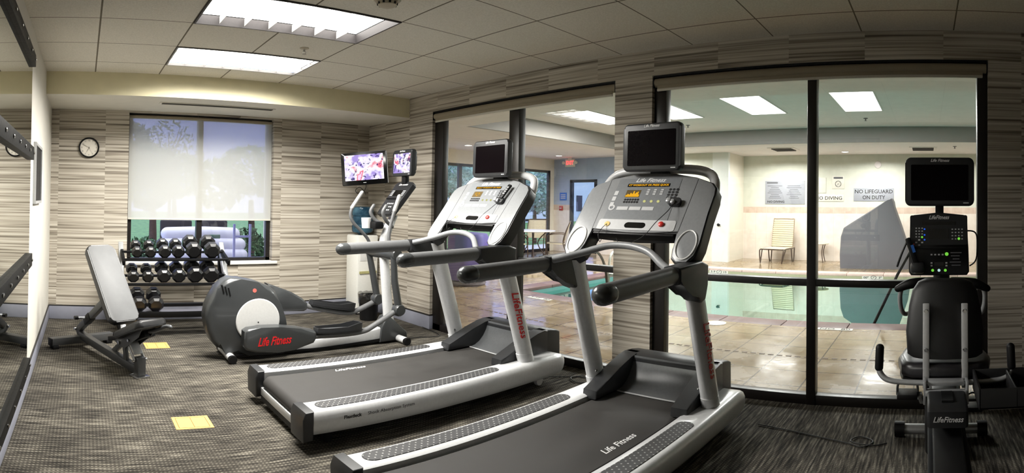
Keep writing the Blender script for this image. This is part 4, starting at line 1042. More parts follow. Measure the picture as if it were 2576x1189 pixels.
def cb(mb, nm, m, p, sm=38): mb.xf(Fb); return mb.build(nm, m, p, sm)
ol = [(-0.150, -0.168), (0.150, -0.168), (0.163, -0.150), (0.160, -0.03), (0.157, 0.03), (0.155, 0.145), (0.135, 0.160), (0, 0.174), (-0.135, 0.160), (-0.155, 0.145), (-0.157, 0.03), (-0.160, -0.03), (-0.163, -0.150)]
cs = cb(MB().prism(ol, -0.05, 0.0, 'z', 0.010), 'console', M_tdark, t)
cb(MB().prism(rrect(0.31, 0.16, 0.01, cy=0.078), -0.002, 0.0015, 'z'), 'upper_panel', plain('console_black', (24, 25, 27), 0.4), cs)
cb(MB().prism(rrect(0.105, 0.052, 0.003, cy=0.058), 0.0, 0.003, 'z'), 'display', M_glossblk, cs)
cb(MB().box((0, 0.115, 0.001), (0.18, 0.018, 0.004)), 'status_strip', M_glossblk, cs)
cb(MB().box((0, -0.018, 0.003), (0.29, 0.012, 0.012), bev=0.003), 'reading_ledge', M_black, cs)
text('logo_lettering', 'LifeFitness', 0.030, M_wtext, cs, Fb @ Matrix.Translation((0, 0.146, 0.0012)), 0.0006, 0.35, 0.0005, 0.11)
def dots(nm, m, pts, rad, sq=False, p=cs):
    for (x, y) in pts:
        k_ = MB()
        if sq: k_.box((x, y, 0.002), (rad*2, rad*1.5, 0.002))
        else: k_.lathe([(0.001, 0.001), (rad, 0.001), (rad*0.9, 0.0035), (0.001, 0.0035)], (x, y, 0), 10)
        cb(k_, nm, m, p)
    return None
dots('channel_key', M_tpanel2, [(-0.122+0.016*i, 0.088-0.0155*j) for i in range(3) for j in range(4)], 0.0042, True)
dots('navigation_key', M_tpanel2, [(-0.106, 0.025), (-0.106, -0.003), (-0.122, 0.011), (-0.090, 0.011)], 0.0055, True)
dots('number_key', M_tpanel2, [(0.073+0.0175*i, 0.082-0.0175*j) for i in range(4) for j in range(4)], 0.0042, True)
M_green = emit('green_lit_button', (120, 214, 70), 0.9); M_bluebtn = emit('blue_lit_button', (40, 96, 220), 0.8); M_pale = emit('pale_lit_button', (190, 226, 226), 0.9)
dots('green_button', M_green, [(-0.0905, 0.040)], 0.006); dots('green_button', M_green, [(0.108, 0.031)], 0.0075); dots('green_button', M_green, [(0.042, -0.052)], 0.010); dots('green_button', M_green, [(-0.034, -0.140)], 0.008); dots('green_button', M_green, [(0.034, -0.140)], 0.008)
dots('blue_button', M_bluebtn, [(-0.077, 0.083)], 0.005); dots('blue_button', M_bluebtn, [(-0.077, 0.052)], 0.005); dots('blue_button', M_bluebtn, [(-0.077, 0.026)], 0.005)
dots('pale_button', M_pale, [(0.0, -0.140)], 0.008); dots('red_button', M_redbtn, [(-0.135, 0.002)], 0.005)
dots('lower_key', M_tpanel2, [(-0.04+0.02*i, -0.055) for i in range(4)]+[(-0.04, -0.10), (-0.04, -0.115), (0.04, -0.10), (0.04, -0.115)], 0.005, True)
cb(MB().box((0, -0.107, 0.001), (0.05, 0.022, 0.003)), 'level_display', M_glossblk, cs)
for r in range(5): cb(MB().box((0.092-0.004*(r % 2), -0.045-0.017*r, 0.001), (0.060-0.012*(r % 3), 0.006, 0.0012)), 'printed_line', M_inkgrey, cs)
# handset clipped to the left of the console
hs = cb(MB().box((-0.145, -0.035, 0.022), (0.030, 0.15, 0.022), Matrix.Rotation(0.33, 3, 'Z'), 0.008), 'handset', M_black, t)
cb(MB().box((-0.138, -0.022, 0.034), (0.016, 0.042, 0.002), Matrix.Rotation(0.33, 3, 'Z')), 'blue_label', plain('blue_label', (42, 104, 190), 0.4), hs)
ck = cb(MB().box((-0.115, -0.125, 0.018), (0.075, 0.062, 0.04), bev=0.014), 'handset_cradle', M_tdark, t)
cb(MB().tube([(-0.17, 0.02, 0.02), (-0.20, -0.05, 0.02), (-0.225, -0.12, 0.0)], 0.006, 8, smooth=5), 'handset_strap', M_cable, ck)
make_screen(t, (2.885-BX, 0.012, 1.542), 0.372, 0.258, (-1, 0, 0.0), False)
MB().box((2.955-BX, 0.012, 1.39), (0.05, 0.045, 0.09), bev=0.006).build('screen_neck', M_black, t)

# cords on the carpet
tag(MB().tube([(3.10, 1.0, 0.008), (3.05, 0.75, 0.006), (2.95, 0.45, 0.006), (2.90, 0.35, 0.006), (2.99, 0.30, 0.006), (3.05, 0.38, 0.006), (2.96, 0.42, 0.012), (2.93, 0.30, 0.006), (2.97, 0.22, 0.006)], 0.004, 8, smooth=6).build('power_cord', M_cable), 'thin black cord crossing the carpet between the near treadmill and the bike', 'cord')
tag(MB().tube([(3.18, 2.72, 0.012), (3.30, 2.62, 0.006), (3.38, 2.50, 0.006), (3.33, 2.40, 0.006), (3.24, 2.45, 0.006), (3.30, 2.56, 0.012), (3.42, 2.52, 0.006)], 0.004, 8, smooth=6).build('power_cord', M_cable), 'coiled black cord on the carpet at the front of the far treadmill', 'cord')
# ------------------------------------------------------------------ pool hall: shell
PW, PF, PN, PS = 13.60, 12.45, 10.40, -3.2       # far wall, forward wall, window wall (Y), end wall (Y)
PX0, PX1, PY0, PY1 = 6.33, 11.08, -2.6, 5.95     # pool water outline
ZL, ZH = 2.74, 3.06                              # low and raised ceilings
M_coping = plain('terracotta_coping', (98, 74, 72), 0.45, var=0.15, scale=14)
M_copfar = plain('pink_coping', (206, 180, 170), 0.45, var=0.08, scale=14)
M_basin = plain('pale_teal_plaster', (90, 140, 136), 0.6, var=0.05, scale=4)
M_water = thin_glass('pool_water', (0.80, 0.94, 0.92), 1.2, 0.05, 0.004, (0.80, 0.97, 0.93))
M_mosaic = plain('waterline_mosaic', (160, 158, 128), 0.35, var=0.15, scale=90)
M_mark = plain('depth_marker_white', (214, 210, 200), 0.4, var=0.03)
X00 = 3.66
d = MB()
def db(x0, x1, y0, y1): d.box(((x0+x1)/2, (y0+y1)/2, -0.06), (x1-x0, y1-y0, 0.12))
CW = 0.33
db(X00-0.03, PX0-CW, PS, PN); db(PX1+CW, PW, PS, PN); db(PX0-CW, PX1+CW, PY1+CW, PN); db(PX0-CW, PX1+CW, PS, PY0-CW)
struct('floor_pool_deck', d, M_deck)
cop = MB()
def strip(b, x0, x1, y0, y1, n, ax):
    for k in range(n):
        a, e = (y0+(y1-y0)*k/n, y0+(y1-y0)*(k+1)/n) if ax == 'y' else (x0+(x1-x0)*k/n, x0+(x1-x0)*(k+1)/n)
        if ax == 'y': b.box(((x0+x1)/2, (a+e)/2, -0.025), (x1-x0, e-a-0.008, 0.056), bev=0.008)
        else: b.box(((a+e)/2, (y0+y1)/2, -0.025), (e-a-0.008, y1-y0, 0.056), bev=0.008)
strip(cop, PX0-CW, PX0, PY0-CW, PY1+CW, 12, 'y'); strip(cop, PX0, PX1, PY1, PY1+CW, 6, 'x'); strip(cop, PX0, PX1, PY0-CW, PY0, 6, 'x')
o = struct('trim_2', cop, M_coping)
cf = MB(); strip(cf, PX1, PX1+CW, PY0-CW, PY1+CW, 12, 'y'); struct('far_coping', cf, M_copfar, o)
bs = boxes([(PX0, PX1, PY0, PY1, -1.3, -1.25), (PX0-0.1, PX0, PY0, PY1, -1.3, -0.05), (PX1, PX1+0.1, PY0, PY1, -1.3, -0.12), (PX0, PX1, PY1, PY1+0.1, -1.3, -0.05), (PX0, PX1, PY0-0.1, PY0, -1.3, -0.05)])
bsn = struct('pool_basin', bs, M_basin)
struct('waterline_tile', boxes([(PX1-0.004, PX1+0.02, PY0, PY1, -0.13, -0.052)]), M_mosaic, bsn)
wt = tag(boxes([(PX0, PX1, PY0, PY1, -0.112, -0.11)]).build('pool_water', M_water), None, None, None, 'structure')
# gutter line in the deck
gl = MB()
for k in range(150): gl.box((4.76, PS+0.2+0.085*k, 0.001), (0.025, 0.05, 0.003))
struct('deck_drain', gl, plain('drain_brown', (96, 76, 60), 0.6))
# walls
def wallbox(name, L, m, parent=None): return struct(name, boxes(L), m, parent)
wallbox('wall_pool_far', [(PW, PW+0.1, PS, 4.85, -0.1, 3.3)], M_pwall)
wallbox('wall_pool_return', [(PF, PW+0.1, 4.85, 4.95, -0.1, 3.3)], M_cream)
wallbox('wall_pool_column', [(PF-0.01, PF+0.1, 4.84, 5.27, -0.1, 3.3)], plain('bright_white_paint', (228, 230, 226), 0.6, var=0.02))
m_, nt_, out_ = None, None, None
wallbox('wall_pool_forward', [(PF, PF+0.1, 7.60, 8.80, -0.1, 3.3), (PF, PF+0.1, 9.78, PN, -0.1, 3.3), (PF, PF+0.1, 8.80, 9.78, 2.12, 3.3)], M_pwall_daylight)
wallbox('wall_pool_middle', [(PF, PF+0.1, 5.27, 7.60, -0.1, 3.3)], M_pwall)
wallbox('wall_pool_end', [(X00, PW, PS-0.1, PS, -0.1, 3.3)], M_pwall)
wallbox('wall_pool_window', [(X00, 6.9, PN, PN+0.12, -0.1, 3.3), (12.28, PF+0.1, PN, PN+0.12, -0.1, 3.3), (6.9, 12.28, PN, PN+0.12, 2.40, 3.3)], M_cream)
wallbox('wall_pool_near', [(X00-0.0, X00+0.06, 6.2, PN, -0.1, 3.3), (X00, X00+0.02, PS, WB[0], -0.1, 3.3), (X00, X00+0.02, WB[1], WA[0]-0.012, -0.1, 3.3), (X00, X00+0.02, PS, 6.2, 2.44, 3.3), (X00, X00+0.02, WA[1], 6.2, -0.1, 3.3)], M_cream)
# ceilings
wallbox('ceiling_pool_raised', [(6.1, 11.0, PS, 7.05, ZH, ZH+0.05)], M_pwhite)
wallbox('ceiling_pool_low', [(X00-0.05, 6.1, PS, PN, ZL, ZL+0.05), (11.0, PW, PS, PN, ZL, ZL+0.05), (6.1, 11.0, 7.05, PN, ZL, ZL+0.05)], M_pwhite)
wallbox('bulkhead', [(10.985, 11.05, PS, 7.05, ZL-0.001, ZH), (6.1, 11.0, 7.035, 7.10, ZL-0.001, ZH), (6.05, 6.1, PS, 7.05, ZL+0.002, ZH)], M_pgrey)
# far window wall (storefront) and the glazed door
wf = struct('window_4', boxes([(6.9, 12.28, PN, PN+0.08, 2.33, 2.40), (6.9, 12.28, PN, PN+0.08, 0, 0.08), (6.9, 12.28, PN, PN+0.08, 0.90, 0.96), (6.9, 6.96, PN, PN+0.08, 0, 2.40), (8.72, 8.82, PN, PN+0.08, 0, 2.40), (11.08, 11.2, PN, PN+0.08, 0, 2.40), (12.20, 12.28, PN, PN+0.08, 0, 2.40), (9.9, 9.97, PN, PN+0.08, 0, 2.40)]), M_frame)
for a, b_ in ((6.96, 8.72), (8.82, 9.9), (9.97, 11.08), (11.2, 12.2)):
    struct('pane', boxes([(a, b_, PN+0.03, PN+0.036, 0.08, 0.90), (a, b_, PN+0.03, PN+0.036, 0.96, 2.33)]), M_glass, wf)
dr = struct('door_1', boxes([(PF-0.01, PF+0.08, 8.80, 8.90, 0, 2.12), (PF-0.01, PF+0.08, 9.69, 9.78, 0, 2.12), (PF-0.01, PF+0.08, 8.80, 9.78, 2.04, 2.12), (PF, PF+0.06, 8.9, 9.69, 0, 0.16)]), M_frame)
struct('pane', boxes([(PF+0.03, PF+0.036, 8.90, 9.69, 0.16, 2.04)]), M_glass, dr)

# ------------------------------------------------------------------ pool hall: lights
M_ptube = emit('pool_diffuser', (255, 253, 248), 5.0)
POOL_W = 150.0
for k, (y, lab) in enumerate(((5.85, 'lit pool hall troffer seen through the far treadmill window'), (4.36, 'lit pool hall troffer partly hidden by the near treadmill screen'), (2.77, 'lit pool hall troffer left of the window post'), (1.09, 'lit pool hall troffer right of the window post, with three strips'))):
    t = thing('pool_troffer', lab, 'ceiling light', (8.25, y, ZH), 0, 'troffers in the raised pool ceiling')
    f = MB()
    for s in (-1, 1): f.box((0, s*0.325, -0.006), (1.72, 0.02, 0.012)); f.box((s*0.85, 0, -0.006), (0.02, 0.65, 0.012))
    f.build('frame', M_pwhite, t)
    for q in (-1, 0, 1): MB().box((0, 0.208*q, -0.004), (1.68, 0.203, 0.006)).build('diffuser', M_ptube, t)
    lamp('pool_lamp', (8.25, y, ZH-0.02), (0, 0, 0), 1.6, 0.6, POOL_W, 180, (1.0, 0.985, 0.95))
M_down = emit('downlight_lens', (255, 250, 240), 12.0)
for k, (x, y, lab) in enumerate(((8.15, 9.4, 'round downlight nearest the garden windows, left one'), (9.85, 9.4, 'round downlight, middle one of the row near the exit sign'), (11.45, 9.4, 'round downlight closest to the exit sign'), (12.9, 2.0, 'round downlight above the no diving sign'), (12.3, -1.2, 'round downlight above the covered pool lift'))):
    t = thing('downlight', lab, 'ceiling light', (x, y, ZL), 0, 'round downlights in the low pool ceiling')
    MB().lathe([(0.085, 0.0), (0.105, -0.002), (0.103, -0.008), (0.086, -0.008)], seg=28, cap=False).build('trim_ring', M_pwhite, t)
    MB().lathe([(0.001, -0.003), (0.086, -0.003), (0.086, -0.001), (0.001, -0.001)], seg=28).build('lens', M_down, t)
for x, y, w in ((12.6, 3.6, 60), (12.6, 1.2, 60), (12.4, -1.2, 40), (11.7, 6.3, 55), (9.0, 8.6, 60)):  # added fill lights without fixtures, brightening the low-ceiling zones
    lamp('deck_fill', (x, y, ZL-0.03), (0, 0, 0), 0.5, 0.9, w, 160, (1.0, 0.985, 0.95))

# ------------------------------------------------------------------ pool hall: signs and fittings
M_signgrey = plain('grey_sign_plate', (158, 160, 168), 0.4, var=0.02)
def sign(label, y0, y1, z0, z1, lines, plate=M_signgrey, ink=M_ink, name='wall_sign'):
    t = thing(name, label, 'sign', (PW, (y0+y1)/2, (z0+z1)/2))
    MB().box((-0.006, 0, 0), (0.012, abs(y1-y0), abs(z1-z0)), bev=0.002).build('plate', plate, t)
    for (s, sz, dy, dz, w) in lines:
        text('lettering', s, sz, ink, t, frame((-0.0125, dy, dz), (0, -1, 0), (0, 0, 1)), 0.0006, 0, 0.0018, w)
    return t
t = sign('large pale pool rules sign left of the window post', 3.16, 4.24, 1.46, 2.07, [('NO DIVING', 0.075, 0.24, -0.245, 0.46)])
MB().box((-0.0125, 0.34, 0.255), (0.0008, 0.30, 0.035)).build('printed_heading', M_inkgrey, t)
for r in range(8):
    for c_ in range(2): MB().box((-0.0125, 0.27-0.52*c_, 0.17-0.045*r), (0.0008, 0.40-0.06*((r*3+c_) % 4), 0.012)).build('fine_print_line', M_inkgrey, t)
sign('narrow white sign reading NO DIVING right of the window post', 2.14, 2.92, 1.535, 1.70, [('NO DIVING', 0.125, 0, 0.0, 0.70)], M_mark)
sign('grey sign reading NO LIFEGUARD ON DUTY above the grey cover', 0.85, 1.88, 1.545, 1.875, [('NO LIFEGUARD', 0.135, 0, 0.075, 0.97), ('ON DUTY', 0.135, 0, -0.075, 0.58)])
t = sign('small pale sign with a crossed circle above the NO DIVING sign', 2.12, 2.44, 1.86, 2.19, [], M_mark)
MB().box((-0.0125, 0, 0.115), (0.0008, 0.24, 0.05)).build('printed_heading', M_inkgrey, t)
MB().tube([(-0.0135, 0.075*math.cos(q), -0.04+0.075*math.sin(q)) for q in [2*PI*k/28 for k in range(28)]], 0.006, 6, closed=True).build('ring_symbol', M_ink, t)
for s in (-1, 1): MB().bar((-0.0135, -0.05*s, -0.09), (-0.0135, 0.05*s, 0.01), 0.01, 0.002).build('cross_symbol', M_ink, t)
t = sign('narrow pale sign next to the window post above NO DIVING', 2.60, 2.84, 1.75, 2.15, [], M_mark)
t = thing('wall_speaker', 'round pale speaker high on the pool wall above the grey cover', 'speaker', (PW, 1.26, 2.47))
MB().lathe([(0.001, -0.03), (0.07, -0.03), (0.085, -0.02), (0.09, 0)], seg=28, axis='x').build('grille', M_pwhite, t)
for x, y, lab in ((12.0, 3.3, 'square ceiling vent in front of the pool rules sign'), (12.2, 0.1, 'square ceiling vent above the grey cover')):
    t = thing('ceiling_vent', lab, 'vent', (x, y, ZL), 0, 'square vents in the low pool ceiling')
    MB().box((0, 0, -0.006), (0.62, 0.62, 0.012), bev=0.003).build('frame', M_pwhite, t)
    b = MB()
    for k in range(4): b.box((-0.21+0.14*k, 0, -0.014), (0.085, 0.48, 0.01), Matrix.Rotation(0.4, 3, 'Y'))
    b.build('louver', M_black, t)
t = thing('hose_outlet', 'small black tap on the white pool wall left of the lounger', 'tap', (PF-0.01, 5.10, 0.93))
MB().lathe([(0.001, 0), (0.035, 0), (0.035, -0.015), (0.014, -0.02), (0.014, -0.07), (0.001, -0.07)], seg=16, axis='x').build('body', M_black, t)
MB().box((-0.06, -0.03, 0.0), (0.025, 0.09, 0.03), bev=0.006).build('spout', M_black, t)
for x, y, z, lab in ((9.9, 4.75, ZH, 'small sprinkler in the raised pool ceiling beyond the left troffers'), (9.9, 1.15, ZH, 'small sprinkler in the raised pool ceiling beyond the right troffer'), (11.8, -0.6, ZL, 'small sprinkler in the low pool ceiling above the bike screen')):
    t = thing('ceiling_sprinkler', lab, 'sprinkler', (x, y, z)); t['kind'] = 'thing'
    MB().lathe([(0.001, 0), (0.045, 0), (0.04, -0.008), (0.012, -0.012), (0.01, -0.045), (0.028, -0.05), (0.001, -0.055)], seg=16).build('head', M_inkgrey, t)
# exit sign
t = thing('exit_sign', 'lit red EXIT sign with two lamp heads hanging from the ceiling', 'exit sign', (12.15, 9.55, 2.60))
MB().box((0, 0, -0.01), (0.05, 0.34, 0.22), bev=0.006).build('housing', M_mark, t)
text('lettering', 'EXIT', 0.155, emit('red_exit_glow', (255, 50, 50), 6.0), t, frame((-0.0255, 0, -0.01), (0, -1, 0), (0, 0, 1)), 0.001, 0, 0.003, 0.27)
for s in (-1, 1):
    MB().lathe([(0.001, -0.05), (0.045, -0.05), (0.05, -0.03), (0.035, 0.02), (0.001, 0.02)], (0, s*0.22, 0.0), 16, 'x').build('lamp_head', M_mark, t)
MB().box((0, 0, 0.118), (0.05, 0.14, 0.04)).build('ceiling_mount', M_mark, t)
t = thing('wall_sign', 'small blue square sign on the wall left of the glazed door', 'sign', (PF, 10.03, 1.63))
MB().box((-0.006, 0, 0), (0.012, 0.26, 0.23), bev=0.002).build('plate', plain('blue_sign', (52, 110, 196), 0.4), t)
for r in range(3): MB().box((-0.0128, 0.0, 0.05-0.05*r), (0.001, 0.18, 0.018)).build('print_line', M_mark, t)
t = thing('alarm_pull_switch', 'red fire alarm pull box on the wall below the blue sign', 'alarm', (PF, 10.1, 1.28))
MB().box((-0.02, 0, 0), (0.04, 0.12, 0.13), bev=0.006).build('housing', plain('alarm_red', (170, 40, 44), 0.4), t)
MB().box((-0.044, 0, 0.0), (0.012, 0.08, 0.025), bev=0.004).build('pull_handle', M_mark, t)
# depth markers on the waterline and the deck
def marker(label, loc, M, s, w, h=0.075):
    t = thing('depth_marker', label, 'depth marker', loc, 0, 'pool depth markers')
    MB().box((0, 0, 0), (w, h, 0.004)).xf(M).build('plate', M_mark, t)
    text('lettering', s, h*0.95, M_ink, t, M @ Matrix.Translation((0, 0, 0.003)), 0.0004, 0, 0.0012, w*0.86)
Mw = frame((0, 0, 0), (0, -1, 0), (0, 0, 1)); Md = frame((0, 0, 0), (0, -1, 0), (1, 0, 0))
marker('white depth marker on the far pool edge under the grey cover', (PX1-0.008, 1.13, -0.075), Mw, '00"  \u2298  3"', 0.44, 0.062)
marker('white depth marker on the far pool edge beside the near treadmill upright', (PX1-0.008, 4.52, -0.075), Mw, '5 F \u2298 15', 0.44, 0.062)
marker('white depth marker set in the deck right of the window post, reading 80', (5.955, 1.03, 0.002), Md, 'NO  80', 0.40, 0.10)
marker('white depth marker set in the deck beside the far treadmill, near the pool corner', (5.93, 5.2, 0.002), Md, '3 FT  80', 0.42, 0.10)
tag(MB().lathe([(0.001, 0), (0.12, 0), (0.125, 0.004), (0.11, 0.008), (0.001, 0.009)], (5.85, 2.42, 0), 28).build('skimmer_lid', plain('skimmer_cream', (206, 200, 184), 0.5)), 'round cream skimmer lid in the deck at the pool edge', 'skimmer lid')
tag(MB().tube([(6.38, 0.70, -0.16), (6.45, 0.357, 0.588), (6.50, 0.149, 0.972)], 0.018, 12).build('pool_pole', M_black), 'thin black pole leaning out of the pool left of the bike', 'pole')

# covered pool lift
M_tarp = plain('grey_tarpaulin', (104, 104, 110), 0.65, var=0.06, scale=3, bmp=0.05)
M_tarp2 = plain('lavender_tarpaulin', (120, 112, 150), 0.65, var=0.06, scale=3)
t = thing('covered_pool_lift', 'pool lift under a grey tarpaulin cover with a raised peak on the far deck', 'covered machine', (12.35, 1.2, 0))
prof = [(0.78, 0.0), (0.79, 0.30), (0.765, 0.72), (0.70, 0.92), (0.55, 1.02), (0.10, 1.30), (-0.34, 1.58), (-0.40, 1.59), (-0.44, 1.52), (-0.46, 1.40), (-0.62, 0.95), (-0.76, 0.52), (-0.80, 0.25), (-0.80, 0.0)]
MB().loft([[(x, y*k, z*(1 if k > 0.9 else 0.985)) for y, z in prof] for x, k in ((-0.36, 0.90), (-0.34, 0.97), (-0.25, 1.0), (0.2, 1.0), (0.3, 0.97), (0.33, 0.9))]).build('tarpaulin', M_tarp, t, 30)
for s in (-1, 1): MB().box((-0.2, s*0.6, 0.012), (0.1, 0.14, 0.024)).build('base_pad', M_black, t)

# lounge chair
M_strap = plain('cream_vinyl_strap', (206, 196, 168), 0.5, var=0.04)
M_bronze = plain('bronze_tube', (82, 66, 54), 0.35, metal=0.4)
t = thing('pool_lounger', 'cream strapped lounge chair with a raised back on the far pool deck', 'lounge chair', (12.97, 3.70, 0), -0.10)
hw = 0.31
fr = MB()
for s in (-1, 1):
    fr.tube([(-0.46, s*hw*0.9, 0.01), (-0.44, s*hw, 0.26), (-0.34, s*hw, 0.345), (0.36, s*hw, 0.345)], 0.016, 10, smooth=4)
    fr.tube([(-0.46, s*hw*0.9, 0.01), (-0.28, s*hw, 0.33)], 0.014, 10)
    fr.tube([(0.12, s*hw, 0.33), (0.20, s*hw, 0.012), (0.30, s*hw, 0.012), (0.36, s*hw, 0.33)], 0.014, 10, smooth=3)
fr.tube([(-0.34, -hw, 0.345), (-0.41, -hw*0.8, 0.345), (-0.42, 0, 0.345), (-0.41, hw*0.8, 0.345), (-0.34, hw, 0.345)], 0.016, 10, smooth=3)
fr.build('frame', M_bronze, t)
bk = MB(); bk.tube([(0.28, -hw*0.9, 0.36), (0.42, -hw*0.9, 1.02), (0.43, -hw*0.7, 1.075), (0.43, hw*0.7, 1.075), (0.42, hw*0.9, 1.02), (0.28, hw*0.9, 0.36)], 0.014, 10, smooth=3)
bkf = bk.build('back_frame', plain('tan_tube', (150, 132, 108), 0.4), t)
for k in range(12): MB().box((-0.35+0.055*k, 0, 0.352), (0.046, 2*hw+0.02, 0.02), bev=0.004).build('seat_strap', M_strap, t)
for k in range(13):
    f = k/12; MB().box((0.286+0.14*f, 0, 0.40+0.63*f), (0.03, 2*hw*0.9+0.01, 0.044), Matrix.Rotation(0.21, 3, 'Y'), 0.004).build('back_strap', M_strap, t)
# side table
t = thing('side_table', 'small round cream side table on the far deck right of the window post', 'table', (13.25, 2.72, 0))
MB().lathe([(0.001, 0.46), (0.26, 0.46), (0.27, 0.47), (0.26, 0.485), (0.001, 0.485)], seg=36).build('table_top', M_strap, t)
for k in range(4):
    a = PI/4+PI/2*k; MB().tube([(0.21*math.cos(a), 0.21*math.sin(a), 0.46), (0.15*math.cos(a), 0.15*math.sin(a), 0.25), (0.20*math.cos(a), 0.20*math.sin(a), 0.0)], 0.011, 8, smooth=4).build('leg', M_bronze, t)
# pool handrail and ladder frame at the near end
t = thing('pool_handrail', 'curved bronze handrail rising from the pool steps behind the near treadmill', 'handrail', (6.75, 4.95, 0))
MB().tube([(-0.2, 0.12, -0.3), (-0.2, 0.10, 0.35), (-0.13, 0.05, 0.62), (0.0, 0.0, 0.70), (0.22, -0.08, 0.62), (0.36, -0.12, 0.30), (0.40, -0.13, -0.3)], 0.022, 12, smooth=5).build('rail_tube', M_bronze, t)
t = thing('pool_ladder', 'pale grey pool ladder rails beside the window pillar', 'ladder', (7.75, 4.75, 0))
for s in (-1, 1): MB().tube([(-0.35, s*0.22, -0.3), (-0.35, s*0.22, 0.40), (-0.25, s*0.22, 0.60), (0.0, s*0.22, 0.62), (0.15, s*0.22, 0.45), (0.18, s*0.22, -0.3)], 0.02, 12, smooth=4).build('side_rail', plain('pale_rail', (196, 196, 186), 0.3, metal=0.3), t)
for z in (0.25, 0.0, -0.2): MB().box((-0.35, 0, z), (0.08, 0.42, 0.03), bev=0.006).build('step', M_mark, t)

# purple covered stand, patio table and chairs by the garden windows
M_purple = plain('purple_cover', (84, 70, 140), 0.6, var=0.08, scale=5, bmp=0.1)
t = thing('covered_stand', 'round stand under a purple cover on the pool deck behind the far treadmill', 'covered stand', (6.05, 6.95, 0))
rg = []
for r_, z_ in ((0.36, 0.10), (0.365, 0.3), (0.355, 0.6), (0.345, 0.82), (0.32, 0.88), (0.15, 0.90)):
    rg.append([((r_+0.015*math.sin(7*a)*(1 if z_ < 0.85 else 0.3))*math.cos(a), (r_+0.015*math.sin(7*a)*(1 if z_ < 0.85 else 0.3))*math.sin(a), z_) for a in [2*PI*k/42 for k in range(42)]])
MB().loft(rg).build('purple_cover', M_purple, t)
MB().lathe([(0.001, 0), (0.30, 0), (0.32, 0.03), (0.31, 0.07), (0.1, 0.11), (0.001, 0.11)], seg=36).build('base_disc', plain('base_grey', (110, 104, 112), 0.5), t)
M_ptable = plain('pale_table_top', (206, 206, 214), 0.3, var=0.03)
M_mesh = plain('tan_sling', (196, 184, 158), 0.6, var=0.08, scale=40)
t = thing('patio_table', 'round pale patio table near the garden windows', 'table', (10.15, 9.15, 0))
MB().lathe([(0.001, 0.70), (0.56, 0.70), (0.575, 0.715), (0.56, 0.73), (0.001, 0.73)], seg=40).build('table_top', M_ptable, t)
for k in range(4):
    a = PI/4+PI/2*k; MB().tube([(0.35*math.cos(a), 0.35*math.sin(a), 0.70), (0.12*math.cos(a), 0.12*math.sin(a), 0.40), (0.38*math.cos(a), 0.38*math.sin(a), 0.012)], 0.014, 8, smooth=4).build('leg', M_bronze, t)
def patio_chair(label, x, y, rz):
    t = thing('patio_chair', label, 'chair', (x, y, 0), rz, 'sling patio chairs by the garden windows')
    for s in (-1, 1):
        MB().tube([(0.26, s*0.28, 0.012), (0.24, s*0.28, 0.42), (0.20, s*0.30, 0.62), (-0.10, s*0.30, 0.66), (-0.22, s*0.27, 0.64)], 0.013, 8, smooth=4).build('front_leg', M_bronze, t)
        MB().tube([(-0.34, s*0.26, 0.012), (-0.18, s*0.26, 0.40), (-0.22, s*0.27, 0.66), (-0.33, s*0.25, 0.93)], 0.013, 8, smooth=4).build('rear_leg', M_bronze, t)
    MB().tube([(-0.33, -0.25, 0.93), (-0.35, -0.2, 0.97), (-0.35, 0.2, 0.97), (-0.33, 0.25, 0.93)], 0.013, 8, smooth=3).build('back_rail', M_bronze, t)
    MB().bar((0.24, 0, 0.42), (-0.20, 0, 0.39), 0.52, 0.012, 0.004).build('seat', M_mesh, t)
    MB().bar((-0.20, 0, 0.46), (-0.345, 0, 0.95), 0.50, 0.012, 0.004, up=(0, 1, 0) if False else (0, 0, 1)).build('backrest', M_mesh, t)
patio_chair('tan sling patio chair with its back to the pool, nearest the glazed door', 10.55, 8.70, 2.2)
patio_chair('tan sling patio chair on the far side of the round patio table', 10.9, 9.75, -2.6)
patio_chair('tan sling patio chair left of the round patio table', 9.35, 9.1, 0.1)
# ------------------------------------------------------------------ outdoors: ground, garden, sky
def leaf_mat(name, a, b_):
    if name in MATS: return MATS[name]
    m, nt, out = new_mat(name); p = principled(nt, out, rough=0.6, spec=0.3)
    nt.links.new(ramp(nt, noise(nt, objco(nt), 4, 4), [(0.35, lin(*a)), (0.65, lin(*b_))]), p.inputs['Base Color']); MATS[name] = m; return m
M_grass = leaf_mat('lawn_green', (56, 100, 44), (92, 136, 66))
M_leafd = leaf_mat('dark_leaves', (28, 52, 34), (70, 104, 62)); M_leafm = leaf_mat('mid_leaves', (56, 96, 66), (112, 148, 104)); M_leafp = leaf_mat('pale_leaves', (110, 146, 112), (176, 200, 168))
M_bark = plain('tree_bark', (84, 62, 52), 0.8, var=0.2, scale=20)
M_paving = plain('garden_paving', (176, 176, 182), 0.7, var=0.06, scale=3)
struct('ground', boxes([(-30, 60, 6.25, 60, -0.32, -0.22), (14, 60, -30, 6.25, -0.32, -0.22)]), M_grass)
struct('path', boxes([(-1, 6, 6.25, 9.2, -0.215, -0.20), (6.5, 24, 10.6, 14, -0.215, -0.20)]), M_paving)

